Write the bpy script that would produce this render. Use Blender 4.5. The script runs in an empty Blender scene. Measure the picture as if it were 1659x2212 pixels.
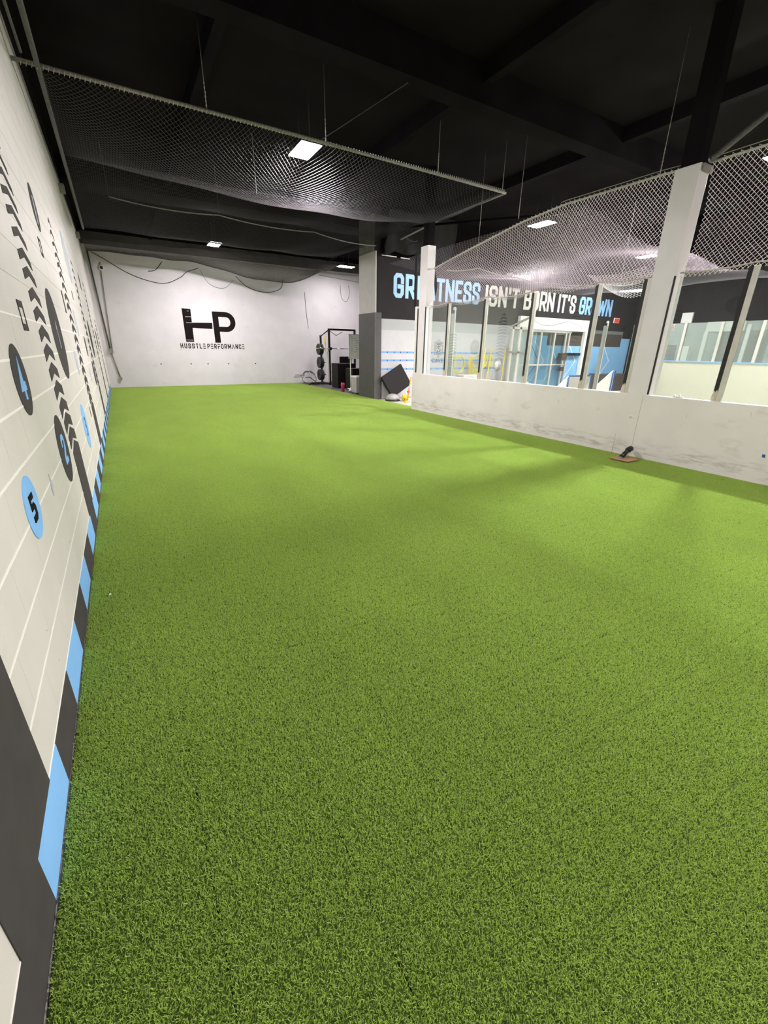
import bpy, bmesh, math, random
import numpy as np
from mathutils import Vector, Matrix
PI = math.pi
R = random.Random(7)
scene = bpy.context.scene
COL = scene.collection

# ---------------------------------------------------------------- camera
cam_d = bpy.data.cameras.new('camera'); cam = bpy.data.objects.new('camera', cam_d); COL.objects.link(cam)
F_PX = 907.66
cam_d.sensor_fit = 'HORIZONTAL'; cam_d.sensor_width = 36.0; cam_d.lens = 36.0 * F_PX / 1659.0
cam_d.clip_start = 0.02; cam_d.clip_end = 200
CR = ((0.8599, -0.1734, 0.4801), (-0.5103, -0.3174, 0.7993), (0.0138, -0.9322, -0.3615))   # columns: right, down, forward
def _orth():
    fwd = Vector((CR[0][2], CR[1][2], CR[2][2])).normalized()
    rt = Vector((CR[0][0], CR[1][0], CR[2][0])); rt = (rt - fwd * rt.dot(fwd)).normalized()
    up = rt.cross(fwd)
    return Matrix(((rt.x, up.x, -fwd.x), (rt.y, up.y, -fwd.y), (rt.z, up.z, -fwd.z)))
CAMZ = 1.475
cam.matrix_world = Matrix.Translation((0, 0, CAMZ)) @ _orth().to_4x4()
scene.camera = cam
# ---------------------------------------------------------------- world, exposure
scene.view_settings.view_transform = 'Standard'; scene.view_settings.look = 'None'
scene.view_settings.gamma = 1.0; scene.view_settings.use_curve_mapping = False
scene.view_settings.exposure = 0.0
w = bpy.data.worlds.new('world'); scene.world = w; w.use_nodes = True
w.node_tree.nodes['Background'].inputs[0].default_value = (0.8, 0.85, 1, 1)
w.node_tree.nodes['Background'].inputs[1].default_value = 0.0
LAMP_E = 650.0            # radiance of the LED panels
LAMP_COL = (1.0, 0.955, 0.975)
# panels: x, y, z, dims along x, y
TURF_LAMPS = [(3.2, 8.0, 4.47), (3.25, 16.1, 4.5), (3.2, 0.0, 4.5)]
ROOM_LAMP = (8.4, 17.2, 4.5)
RINK_LAMPS = [(9.9, 8.85, 4.5), (15.9, 9.5, 4.5), (22.0, 9.3, 4.5), (9.9, 3.9, 4.5), (15.9, 3.5, 4.5), (9.9, -1.2, 4.5)]

# ================================================================= helpers
def mat(name, col, rough=0.6, metal=0.0, var=0.0, vscale=4.0, bump=0.0, bscale=60.0, spec=0.5, stain=None):
    m = bpy.data.materials.new(name); m.use_nodes = True; nt = m.node_tree; N = nt.nodes; Lk = nt.links
    b = N['Principled BSDF']; b.inputs['Roughness'].default_value = rough; b.inputs['Metallic'].default_value = metal
    b.inputs['Specular IOR Level'].default_value = spec
    c = (*col, 1); b.inputs['Base Color'].default_value = c
    geo = N.new('ShaderNodeNewGeometry')
    if var > 0 or stain:
        n = N.new('ShaderNodeTexNoise'); n.inputs['Scale'].default_value = vscale; n.inputs['Detail'].default_value = 6
        Lk.new(geo.outputs['Position'], n.inputs['Vector'])
        r = N.new('ShaderNodeMapRange'); r.inputs[1].default_value = 0.3; r.inputs[2].default_value = 0.7
        r.inputs[3].default_value = 1 - var; r.inputs[4].default_value = 1 + var * 0.5
        Lk.new(n.outputs[0], r.inputs[0])
        mx = N.new('ShaderNodeVectorMath'); mx.operation = 'SCALE'; mx.inputs[0].default_value = col
        Lk.new(r.outputs[0], mx.inputs['Scale']); last = mx.outputs[0]
        if stain:
            sc, thr, scol, amt, stretch = stain
            mp = N.new('ShaderNodeMapping'); mp.inputs['Scale'].default_value = stretch
            Lk.new(geo.outputs['Position'], mp.inputs['Vector'])
            n2 = N.new('ShaderNodeTexNoise'); n2.inputs['Scale'].default_value = sc; n2.inputs['Detail'].default_value = 8
            n2.inputs['Roughness'].default_value = 0.65
            Lk.new(mp.outputs[0], n2.inputs['Vector'])
            r2 = N.new('ShaderNodeMapRange'); r2.inputs[1].default_value = thr; r2.inputs[2].default_value = thr + 0.12
            r2.inputs[3].default_value = 0; r2.inputs[4].default_value = amt
            Lk.new(n2.outputs[0], r2.inputs[0])
            m2 = N.new('ShaderNodeMix'); m2.data_type = 'RGBA'; Lk.new(r2.outputs[0], m2.inputs[0])
            Lk.new(last, m2.inputs[6]); m2.inputs[7].default_value = (*scol, 1); last = m2.outputs[2]
        Lk.new(last, b.inputs['Base Color'])
    if bump > 0:
        n = N.new('ShaderNodeTexNoise'); n.inputs['Scale'].default_value = bscale; n.inputs['Detail'].default_value = 4
        Lk.new(geo.outputs['Position'], n.inputs['Vector'])
        bp = N.new('ShaderNodeBump'); bp.inputs['Strength'].default_value = bump; bp.inputs['Distance'].default_value = 0.004
        Lk.new(n.outputs[0], bp.inputs['Height']); Lk.new(bp.outputs[0], b.inputs['Normal'])
    return m

def glass_mat(name, tint, refl=1.0, base=0.0):
    m = bpy.data.materials.new(name); m.use_nodes = True; nt = m.node_tree; N = nt.nodes; Lk = nt.links
    N.remove(N['Principled BSDF']); out = N['Material Output']
    tr = N.new('ShaderNodeBsdfTransparent'); tr.inputs[0].default_value = (*tint, 1)
    gl = N.new('ShaderNodeBsdfGlossy'); gl.inputs['Roughness'].default_value = 0.02
    fr = N.new('ShaderNodeFresnel'); fr.inputs[0].default_value = 1.45
    mu = N.new('ShaderNodeMath'); mu.operation = 'MULTIPLY'; mu.inputs[1].default_value = refl; Lk.new(fr.outputs[0], mu.inputs[0])
    mx = N.new('ShaderNodeMixShader'); Lk.new(mu.outputs[0], mx.inputs[0]); Lk.new(tr.outputs[0], mx.inputs[1]); Lk.new(gl.outputs[0], mx.inputs[2])
    last = mx.outputs[0]
    if base > 0:
        df = N.new('ShaderNodeBsdfDiffuse'); df.inputs[0].default_value = (0.75, 0.78, 0.76, 1)
        m2 = N.new('ShaderNodeMixShader'); m2.inputs[0].default_value = base; Lk.new(last, m2.inputs[1]); Lk.new(df.outputs[0], m2.inputs[2]); last = m2.outputs[0]
    Lk.new(last, out.inputs[0])
    return m

def emit_mat(name, col, s):
    m = bpy.data.materials.new(name); m.use_nodes = True; nt = m.node_tree; N = nt.nodes
    N.remove(N['Principled BSDF']); e = N.new('ShaderNodeEmission'); e.inputs[0].default_value = (*col, 1); e.inputs[1].default_value = s
    nt.links.new(e.outputs[0], N['Material Output'].inputs[0]); return m

class MB:
    def __init__(s): s.v = []; s.f = []; s.smooth = []
    def add(s, vs, fs, sm=False):
        o = len(s.v); s.v += [tuple(p) for p in vs]; s.f += [tuple(i + o for i in f) for f in fs]; s.smooth += [sm] * len(fs); return s
    def box(s, x0, x1, y0, y1, z0, z1):
        v = [(x, y, z) for z in (z0, z1) for y in (y0, y1) for x in (x0, x1)]
        return s.add(v, [(0, 2, 3, 1), (4, 5, 7, 6), (0, 1, 5, 4), (2, 6, 7, 3), (0, 4, 6, 2), (1, 3, 7, 5)])
    def cbox(s, c, d, M=None):
        vs = [Vector((sx * d[0] / 2, sy * d[1] / 2, sz * d[2] / 2)) for sz in (-1, 1) for sy in (-1, 1) for sx in (-1, 1)]
        if M is not None: vs = [M @ v for v in vs]
        c = Vector(c)
        return s.add([v + c for v in vs], [(0, 2, 3, 1), (4, 5, 7, 6), (0, 1, 5, 4), (2, 6, 7, 3), (0, 4, 6, 2), (1, 3, 7, 5)])
    def tube(s, pts, r, n=8, caps=True, closed=False):
        pts = [Vector(p) for p in pts]; k = len(pts); rr = r if isinstance(r, (list, tuple)) else [r] * k
        up = Vector((0.13, 0.21, 0.97)); prev = None; rings = []
        for i, p in enumerate(pts):
            a = pts[(i - 1) % k] if (closed or i > 0) else p
            b = pts[(i + 1) % k] if (closed or i < k - 1) else p
            t = (b - a).normalized()
            if prev is None:
                ref = up if abs(t.dot(up)) < 0.9 else Vector((1, 0.1, 0))
                u = t.cross(ref).normalized()
            else:
                u = (prev - t * prev.dot(t)).normalized()
            prev = u; v = t.cross(u)
            rings.append([p + (u * math.cos(2 * PI * j / n) + v * math.sin(2 * PI * j / n)) * rr[i] for j in range(n)])
        vs = [q for rg in rings for q in rg]; fs = []
        for i in range(k if closed else k - 1):
            i2 = (i + 1) % k
            for j in range(n):
                j2 = (j + 1) % n; fs.append((i * n + j, i * n + j2, i2 * n + j2, i2 * n + j))
        if caps and not closed: fs += [tuple(reversed(range(n))), tuple((k - 1) * n + j for j in range(n))]
        return s.add(vs, fs, True)
    def lathe(s, prof, c, axis='z', n=24):
        c = Vector(c); vs = []; fs = []; k = len(prof)
        for r, h in prof:
            for j in range(n):
                a = 2 * PI * j / n; p = (r * math.cos(a), r * math.sin(a), h)
                if axis == 'x': p = (p[2], p[0], p[1])
                if axis == 'y': p = (p[0], p[2], p[1])
                vs.append(c + Vector(p))
        for i in range(k - 1):
            for j in range(n):
                j2 = (j + 1) % n; fs.append((i * n + j, i * n + j2, (i + 1) * n + j2, (i + 1) * n + j))
        fs += [tuple(reversed(range(n))), tuple((k - 1) * n + j for j in range(n))]
        return s.add(vs, fs, True)
    def prism(s, poly, fn, d0, d1):
        n = len(poly); vs = [fn(u, v, d0) for u, v in poly] + [fn(u, v, d1) for u, v in poly]
        fs = [tuple(range(n)), tuple(reversed(range(n, 2 * n)))] + [(i, (i + 1) % n, n + (i + 1) % n, n + i) for i in range(n)]
        return s.add(vs, fs)
    def build(s, name, m, parent=None, bevel=0.0, recalc=True):
        me = bpy.data.meshes.new(name); me.from_pydata(s.v, [], s.f); me.materials.append(m)
        me.polygons.foreach_set('use_smooth', s.smooth)
        if recalc and len(s.f) < 60000:
            bm = bmesh.new(); bm.from_mesh(me); bmesh.ops.recalc_face_normals(bm, faces=bm.faces); bm.to_mesh(me); bm.free()
        me.update()
        o = bpy.data.objects.new(name, me); COL.objects.link(o)
        if parent: o.parent = parent
        if bevel > 0:
            md = o.modifiers.new('bevel', 'BEVEL'); md.width = bevel; md.segments = 2; md.limit_method = 'ANGLE'
        return o

def place(root, loc):
    """set the root's location keeping children built in world coordinates in place"""
    root.location = loc
def thing(name, label, cat, loc=(0, 0, 0), group=None):
    o = bpy.data.objects.new(name, None); COL.objects.link(o); o.location = loc; o.empty_display_size = 0.1
    o['label'] = label; o['category'] = cat
    if group: o['group'] = group
    return o
def part(o, parent, label=None):
    """parent o (mesh in world coordinates) under parent, keeping its place"""
    o.parent = parent; o.matrix_parent_inverse = Matrix.Translation(-Vector(parent.location))
    if label: o['label'] = label
    return o
def tag(o, label, cat, group=None, kind=None):
    o['label'] = label; o['category'] = cat
    if group: o['group'] = group
    if kind: o['kind'] = kind
    return o
def struct(o, label=None):
    o['kind'] = 'structure'
    if label: o['label'] = label
    return o
def sroot(name, label=None, loc=(0, 0, 0)):
    o = bpy.data.objects.new(name, None); COL.objects.link(o); o.location = loc; o['kind'] = 'structure'
    if label: o['label'] = label
    return o

# ================================================================= materials
BEIGE = (0.72, 0.675, 0.60)
m_lwall = mat('painted_block', (0.74, 0.69, 0.655), 0.55, var=0.05, vscale=3, bump=0.25, bscale=90, stain=(2.2, 0.60, (0.55, 0.49, 0.40), 0.35, (1, 1, 0.5)))
m_bwall = mat('painted_block_back', (0.68, 0.64, 0.66), 0.6, var=0.06, vscale=2, bump=0.25, bscale=50, stain=(2.0, 0.60, (0.50, 0.47, 0.44), 0.4, (1, 1, 1.6)))
m_half = mat('painted_halfwall', (0.77, 0.715, 0.70), 0.5, var=0.05, vscale=2.2, bump=0.1, stain=(1.6, 0.585, (0.50, 0.44, 0.36), 0.45, (1, 1, 2.2)))
def dirty_base(m, z0, z1, col):
    """kicked-up dirt smeared along the foot of the wall"""
    nt = m.node_tree; N = nt.nodes; Lk = nt.links; b = N['Principled BSDF']; src = b.inputs['Base Color'].links[0].from_socket
    geo = N.new('ShaderNodeNewGeometry'); sp = N.new('ShaderNodeSeparateXYZ'); Lk.new(geo.outputs['Position'], sp.inputs[0])
    mp = N.new('ShaderNodeMapping'); mp.inputs['Scale'].default_value = (1, 1.5, 9); Lk.new(geo.outputs['Position'], mp.inputs['Vector'])
    n = N.new('ShaderNodeTexNoise'); n.inputs['Scale'].default_value = 2.2; n.inputs['Detail'].default_value = 9; n.inputs['Roughness'].default_value = 0.7; Lk.new(mp.outputs[0], n.inputs['Vector'])
    r = N.new('ShaderNodeMapRange'); r.inputs[1].default_value = 0.47; r.inputs[2].default_value = 0.66; Lk.new(n.outputs[0], r.inputs[0])
    a = N.new('ShaderNodeMapRange'); a.interpolation_type = 'SMOOTHSTEP'; a.inputs[1].default_value = z1; a.inputs[2].default_value = z0; Lk.new(sp.outputs[2], a.inputs[0])
    c = N.new('ShaderNodeMapRange'); c.interpolation_type = 'SMOOTHSTEP'; c.inputs[1].default_value = 0.03; c.inputs[2].default_value = 0.09; Lk.new(sp.outputs[2], c.inputs[0])
    m1 = N.new('ShaderNodeMath'); m1.operation = 'MULTIPLY'; Lk.new(r.outputs[0], m1.inputs[0]); Lk.new(a.outputs[0], m1.inputs[1])
    m2 = N.new('ShaderNodeMath'); m2.operation = 'MULTIPLY'; Lk.new(m1.outputs[0], m2.inputs[0]); Lk.new(c.outputs[0], m2.inputs[1])
    m3 = N.new('ShaderNodeMath'); m3.operation = 'MULTIPLY'; m3.inputs[1].default_value = 0.75; Lk.new(m2.outputs[0], m3.inputs[0])
    mx = N.new('ShaderNodeMix'); mx.data_type = 'RGBA'; Lk.new(m3.outputs[0], mx.inputs[0]); Lk.new(src, mx.inputs[6]); mx.inputs[7].default_value = (*col, 1)
    Lk.new(mx.outputs[2], b.inputs['Base Color'])
dirty_base(m_half, 0.10, 0.34, (0.33, 0.29, 0.25))
m_stubgrey = mat('painted_stub', (0.47, 0.44, 0.42), 0.6, var=0.08, vscale=4, bump=0.1)
m_colgrey = mat('painted_column', (0.74, 0.69, 0.70), 0.5, var=0.05, vscale=3, bump=0.1)
m_ceil = mat('black_ceiling', (0.0150, 0.0115, 0.0140), 0.95, var=0.3, vscale=1.2, spec=0.04)
m_beam = mat('black_steel', (0.0110, 0.0086, 0.0105), 0.95, var=0.3, vscale=2, spec=0.04)
m_dark = mat('charcoal_paint', (0.066, 0.060, 0.060), 0.6, var=0.12, vscale=5, bump=0.1)
m_paintk = mat('charcoal_mural', (0.070, 0.062, 0.061), 0.9, var=0.12, vscale=8, spec=0.15)
m_paintb = mat('blue_mural', (0.26, 0.54, 0.95), 0.8, var=0.05, vscale=8, spec=0.2)
m_paintp = mat('faded_blue_mural', (0.54, 0.575, 0.64), 0.8, var=0.22, vscale=14)
m_mortar = mat('mortar_line', (0.97, 0.93, 0.88), 0.5)
m_logo = mat('black_logo', (0.014, 0.010, 0.010), 0.95, var=0.2, vscale=6, spec=0.08)
m_farblk = mat('black_upper_wall', (0.026, 0.0225, 0.024), 0.8, var=0.15, vscale=2, spec=0.15)
m_farwht = mat('white_lower_wall', (0.48, 0.47, 0.475), 0.5, var=0.05)
m_farblu = mat('sky_blue_wall', (0.23, 0.47, 0.74), 0.5, var=0.06, vscale=2)
m_txtw = mat('white_lettering', (0.72, 0.68, 0.63), 0.5)
m_txtb = mat('blue_lettering', (0.30, 0.53, 0.88), 0.5)
m_conc = mat('concrete', (0.55, 0.52, 0.50), 0.5, var=0.12, vscale=3)
m_rubber = mat('rubber_floor', (0.10, 0.09, 0.09), 0.7, var=0.2, vscale=20)
m_rinkfl = mat('rink_turf', (0.10, 0.15, 0.05), 0.9, var=0.2, vscale=30)
m_alu = mat('aluminium', (0.62, 0.59, 0.53), 0.45, metal=0.35, var=0.08, vscale=12)
m_gask = mat('black_gasket', (0.010, 0.008, 0.008), 0.6)
m_glass = glass_mat('clear_pane', (0.91, 0.945, 0.925), 0.35, 0.006)
m_glass2 = glass_mat('hazy_pane', (0.75, 0.80, 0.77), 0.4, 0.16)
m_lamp = emit_mat('lamp_panel', LAMP_COL, LAMP_E)
m_lamp_hi = emit_mat('lamp_panel_strong', LAMP_COL, LAMP_E * 3.4)
m_lamp_dim = emit_mat('lamp_panel_dim', LAMP_COL, LAMP_E * 0.28)
m_lamp_near = emit_mat('lamp_panel_near', LAMP_COL, LAMP_E * 0.52)
m_lamp_lo = emit_mat('lamp_panel_soft', LAMP_COL, LAMP_E * 0.8)
m_pipe = mat('galvanised_pipe', (0.30, 0.28, 0.25), 0.5, metal=0.3, var=0.3, vscale=40)
m_dpipe = mat('dark_pipe', (0.10, 0.095, 0.09), 0.6, metal=0.2, var=0.3, vscale=30)
m_rope = mat('pale_rope', (0.50, 0.46, 0.42), 0.7, var=0.2, vscale=60)
m_krope = mat('black_rope', (0.02, 0.018, 0.018), 0.7)
m_netk = mat('black_net', (0.020, 0.016, 0.018), 0.5, spec=0.45)
m_netw = mat('grey_net', (0.60, 0.52, 0.54), 0.5)
m_wht = mat('white_paint', (0.80, 0.78, 0.72), 0.4, var=0.03)
m_board = mat('rink_board', (0.53, 0.50, 0.405), 0.35, var=0.03)
m_bluep = mat('blue_plastic', (0.03, 0.10, 0.32), 0.35)
m_bcap = mat('blue_cap_rail', (0.22, 0.42, 0.70), 0.4)
m_blk = mat('black_powdercoat', (0.008, 0.007, 0.008), 0.4, var=0.2, vscale=10)
m_vinyl = mat('black_vinyl', (0.010, 0.0075, 0.0075), 0.6, var=0.15, vscale=6, spec=0.2)
m_chrome = mat('chrome', (0.75, 0.73, 0.71), 0.18, metal=1.0)
m_plate = mat('rubber_plate', (0.02, 0.018, 0.02), 0.5)
m_greyp = mat('light_grey_plastic', (0.36, 0.34, 0.33), 0.5, var=0.05)
m_pink = mat('magenta_plastic', (0.36, 0.02, 0.12), 0.25)
m_red = mat('coral_plastic', (0.72, 0.10, 0.10), 0.3)
m_yel = mat('yellow_plastic', (0.80, 0.55, 0.01), 0.4)
m_lime = mat('yellow_webbing', (0.62, 0.60, 0.03), 0.6)
m_org = mat('orange_plastic', (0.85, 0.34, 0.03), 0.4)
m_exit = mat('red_sign', (0.75, 0.05, 0.05), 0.4)
m_tan = mat('brown_plate', (0.42, 0.23, 0.12), 0.6, var=0.2, vscale=30)
m_brown = mat('dark_brown', (0.07, 0.055, 0.045), 0.6, var=0.3, vscale=8)
m_cloth = mat('white_cloth', (0.68, 0.65, 0.58), 0.8, var=0.1)
m_torn = mat('torn_primer', (0.60, 0.52, 0.42), 0.7, var=0.25, vscale=30)
m_dfab = mat('black_fabric', (0.012, 0.010, 0.011), 0.85)

# turf blade material with world-space variation
def turf_mat():
    m = bpy.data.materials.new('artificial_turf'); m.use_nodes = True; nt = m.node_tree; N = nt.nodes; Lk = nt.links
    b = N['Principled BSDF']; b.inputs['Roughness'].default_value = 0.42; b.inputs['Specular IOR Level'].default_value = 0.45
    geo = N.new('ShaderNodeNewGeometry')
    n = N.new('ShaderNodeTexNoise'); n.inputs['Scale'].default_value = 330; n.inputs['Detail'].default_value = 2
    Lk.new(geo.outputs['Position'], n.inputs['Vector'])
    cr = N.new('ShaderNodeValToRGB'); cr.color_ramp.elements[0].position = 0.3; cr.color_ramp.elements[1].position = 0.72
    cr.color_ramp.elements[0].color = (0.16, 0.32, 0.008, 1); cr.color_ramp.elements[1].color = (0.84, 1.0, 0.29, 1)
    Lk.new(n.outputs[0], cr.inputs[0])
    n2 = N.new('ShaderNodeTexNoise'); n2.inputs['Scale'].default_value = 1.3; n2.inputs['Detail'].default_value = 5
    mp = N.new('ShaderNodeMapping'); mp.inputs['Scale'].default_value = (1.4, 0.6, 1)
    Lk.new(geo.outputs['Position'], mp.inputs['Vector']); Lk.new(mp.outputs[0], n2.inputs['Vector'])
    r = N.new('ShaderNodeMapRange'); r.inputs[1].default_value = 0.3; r.inputs[2].default_value = 0.7; r.inputs[3].default_value = 0.94; r.inputs[4].default_value = 1.04
    Lk.new(n2.outputs[0], r.inputs[0])
    mx = N.new('ShaderNodeVectorMath'); mx.operation = 'SCALE'; Lk.new(cr.outputs[0], mx.inputs[0]); Lk.new(r.outputs[0], mx.inputs['Scale'])
    Lk.new(mx.outputs[0], b.inputs['Base Color'])
    tl = N.new('ShaderNodeBsdfTranslucent'); Lk.new(mx.outputs[0], tl.inputs[0])
    ms = N.new('ShaderNodeMixShader'); ms.inputs[0].default_value = 0.45; Lk.new(b.outputs[0], ms.inputs[1]); Lk.new(tl.outputs[0], ms.inputs[2])
    Lk.new(ms.outputs[0], N['Material Output'].inputs[0])
    return m
m_turf = turf_mat()
m_backing = mat('turf_backing', (0.06, 0.10, 0.01), 0.95)

# ================================================================= lettering (stroke font)
GL = {
 'G': (0.8, [[(1, .70), (1, .87), (.78, 1), (.22, 1), (0, .87), (0, .13), (.22, 0), (.78, 0), (1, .13), (1, .46), (.55, .46)]]),
 'R': (0.8, [[(0, 0), (0, 1), (.78, 1), (1, .87), (1, .54), (.78, .41), (0, .41)], [(.5, .41), (1, 0)]]),
 'E': (0.7, [[(1, 1), (0, 1), (0, 0), (1, 0)], [(0, .5), (.8, .5)]]),
 'A': (0.8, [[(0, 0), (.36, 1), (.64, 1), (1, 0)], [(.2, .25), (.8, .25)]]),
 'T': (0.75, [[(0, 1), (1, 1)], [(.5, 1), (.5, 0)]]),
 'N': (0.85, [[(0, 0), (0, 1)], [(0, 1), (1, 0)], [(1, 0), (1, 1)]]),
 'S': (0.8, [[(1, .72), (1, .87), (.78, 1), (.22, 1), (0, .87), (0, .64), (.22, .54), (.78, .46), (1, .36), (1, .13), (.78, 0), (.22, 0), (0, .13), (0, .28)]]),
 'I': (0.0, [[(0, 0), (0, 1)]]),
 "'": (0.0, [[(0, .80), (0, 1)]]),
 'B': (0.8, [[(0, 0), (0, 1), (.75, 1), (.95, .88), (.95, .65), (.75, .53), (0, .53)], [(.75, .53), (1, .41), (1, .12), (.78, 0), (0, 0)]]),
 'O': (0.8, [[(.5, 1), (.78, 1), (1, .87), (1, .13), (.78, 0), (.22, 0), (0, .13), (0, .87), (.22, 1), (.5, 1)]]),
 'W': (1.35, [[(0, 1), (.22, 0)], [(.22, 0), (.5, .85)], [(.5, .85), (.78, 0)], [(.78, 0), (1, 1)]]),
 'M': (1.2, [[(0, 0), (0, 1)], [(0, 1), (.5, .25)], [(.5, .25), (1, 1)], [(1, 1), (1, 0)]]),
 'C': (0.8, [[(1, .75), (1, .87), (.78, 1), (.22, 1), (0, .87), (0, .13), (.22, 0), (.78, 0), (1, .13), (1, .25)]]),
 'V': (0.85, [[(0, 1), (.5, 0)], [(.5, 0), (1, 1)]]),
 'K': (0.8, [[(0, 0), (0, 1)], [(1, 1), (0, .42)], [(.3, .6), (1, 0)]]),
 'H': (0.8, [[(0, 0), (0, 1)], [(1, 0), (1, 1)], [(0, .5), (1, .5)]]),
 'U': (0.8, [[(0, 1), (0, .13), (.22, 0), (.78, 0), (1, .13), (1, 1)]]),
 'L': (0.65, [[(0, 1), (0, 0), (1, 0)]]),
 'P': (0.8, [[(0, 0), (0, 1), (.78, 1), (1, .87), (1, .58), (.78, .45), (0, .45)]]),
 'F': (0.7, [[(0, 0), (0, 1), (1, 1)], [(0, .5), (.8, .5)]]),
 'e': (0.75, [[(0, 1), (1, 1)], [(0, .5), (1, .5)], [(0, 0), (1, 0)]]),           # barred E
 'a': (0.85, [[(0, 0), (.5, 1), (1, 0)]]),                                       # A without crossbar
 'f': (0.75, [[(0, 1), (1, 1)], [(0, 0), (0, .5), (1, .5)]]),
 '1': (0.35, [[(0, .78), (1, 1), (1, 0)]]),
 '2': (0.8, [[(0, .75), (0, .87), (.22, 1), (.78, 1), (1, .87), (1, .6), (0, .1), (0, 0), (1, 0)]]),
 '3': (0.8, [[(0, 1), (1, 1), (1, .55), (.35, .55)], [(1, .55), (1, 0), (0, 0)]]),
 '4': (0.8, [[(.62, 0), (.62, 1), (0, .3), (1, .3)]]),
 '5': (0.8, [[(1, 1), (0, 1), (0, .55), (.78, .55), (1, .42), (1, .13), (.78, 0), (0, 0)]]),
 '7': (0.8, [[(0, 1), (1, 1), (.3, 0)]]),
}
def stroke_poly(pts, t):
    """thick polyline with mitred joints and square caps -> list of quads (2D)"""
    P = [Vector((p[0], p[1])) for p in pts]; n = len(P); L = []; Rr = []
    d0 = (P[1] - P[0]).normalized(); d1 = (P[-1] - P[-2]).normalized()
    closed = (P[0] - P[-1]).length < 1e-6
    if not closed: P[0] = P[0] - d0 * t / 2; P[-1] = P[-1] + d1 * t / 2
    for i in range(n):
        if closed and i in (0, n - 1): a = (P[-1] - P[-2]).normalized(); b = (P[1] - P[0]).normalized()
        else:
            a = (P[i] - P[i - 1]).normalized() if i > 0 else None; b = (P[i + 1] - P[i]).normalized() if i < n - 1 else None
            a = a or b; b = b or a
        na = Vector((-a.y, a.x)); nb = Vector((-b.y, b.x)); m = (na + nb)
        m = m.normalized() if m.length > 1e-6 else na
        k = min(t / 2 / max(m.dot(na), 0.35), t)
        L.append(P[i] + m * k); Rr.append(P[i] - m * k)
    return [[L[i], Rr[i], Rr[i + 1], L[i + 1]] for i in range(n - 1)]
def text_polys(txt, x0, x1, z0, z1, t, gap, space, wf=1.0):
    """lay out txt so that it fills x0..x1, z0..z1 (strokes t thick)"""
    def total(k):
        s = 0
        for c in txt:
            s += space if c == ' ' else GL[c][0] * k + t + gap
        return s - gap
    H = z1 - z0; base = total(0); per = total(1) - base; k = (x1 - x0 - base) / per if abs(per) > 1e-9 else 0.0
    out = []; x = x0
    for c in txt:
        if c == ' ': x += space; continue
        wd, st = GL[c]; ww = wd * k
        for pl in st:
            pts = [(x + t / 2 + p[0] * ww, z0 + t / 2 + p[1] * (H - t)) for p in pl]
            out += stroke_poly(pts, t)
        x += ww + t + gap
    return out
def decal(name, polys, fn, m, parent, d=0.003, step=0.00025):
    """thin painted layer: polygons (u,v) extruded by d in front of a wall"""
    mb = MB()
    for i, p in enumerate(polys): mb.prism([(q[0], q[1]) for q in p], fn, -0.001, d + step * (i % 24))
    return part(mb.build(name, m), parent)
def ring_poly(cx, cy, r, n=40): return [(cx + r * math.cos(2 * PI * i / n), cy + r * math.sin(2 * PI * i / n)) for i in range(n)]

# ================================================================= dimensions of the place
XL = -0.422; XR = 6.45; YB = 19.05; ZC = 5.15; YN = -4.0
XT = 6.76        # turf's right border past the half wall
XE = 23.5        # far side of the neighbouring rink

# floor and ceiling
struct(MB().box(XL, XE, YN, YB, -0.12, -0.012).build('floor', m_conc), 'bare grey concrete slab')
struct(MB().box(XL - 0.2, XE + 0.2, YN - 0.2, YB + 0.2, ZC, ZC + 0.2).build('ceiling', m_ceil), 'black painted ceiling deck')
tag(MB().box(XR + 0.10, 17.0, YN, 9.3, -0.012, 0.004).build('rink_turf', m_rinkfl), 'dark green rink turf behind the glass partition', 'turf', kind='stuff')
tag(MB().box(XT + 0.0, 10.9, 12.88, YB, -0.012, 0.006).build('rubber_floor_mat', m_rubber), 'dark rubber floor mat under the squat rack', 'mat')

# left wall: block courses with real recessed joints
def left_wall():
    z = 0.19; zs = [0.0]; prof = [(0.0, 0.0)]
    JW = 0.004; JD = 0.0022
    while z < ZC - 0.05:
        prof += [(z - JW, 0.0), (z - JW * 0.45, -JD), (z + JW * 0.45, -JD), (z + JW, 0.0)]; z += 0.2032
    prof.append((ZC, 0.0))
    mb = MB(); n = len(prof)
    vs = [(XL + d, y, zz) for y in (YN, YB) for zz, d in prof]
    fs = [(i, i + 1, n + i + 1, n + i) for i in range(n - 1)]
    back = [(XL - 0.2, YN, 0), (XL - 0.2, YN, ZC), (XL - 0.2, YB, 0), (XL - 0.2, YB, ZC)]
    b0 = len(vs); vs += back
    fs += [(b0, b0 + 1, b0 + 3, b0 + 2), (0, n, b0 + 2, b0), (n - 1, b0 + 1, b0 + 3, 2 * n - 1)]
    mb.add(vs, fs)
    o = mb.build('wall_left', m_lwall, recalc=False)
    bm = bmesh.new(); bm.from_mesh(o.data); bmesh.ops.recalc_face_normals(bm, faces=bm.faces); bm.to_mesh(o.data); bm.free()
    return struct(o, 'long pale painted block wall with a mural of chevrons and numbered dots')
wall_left = left_wall()
def fl(u, v, d): return (XL + d, u, v)          # left wall plane: u = y, v = z, d out of the wall
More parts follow.
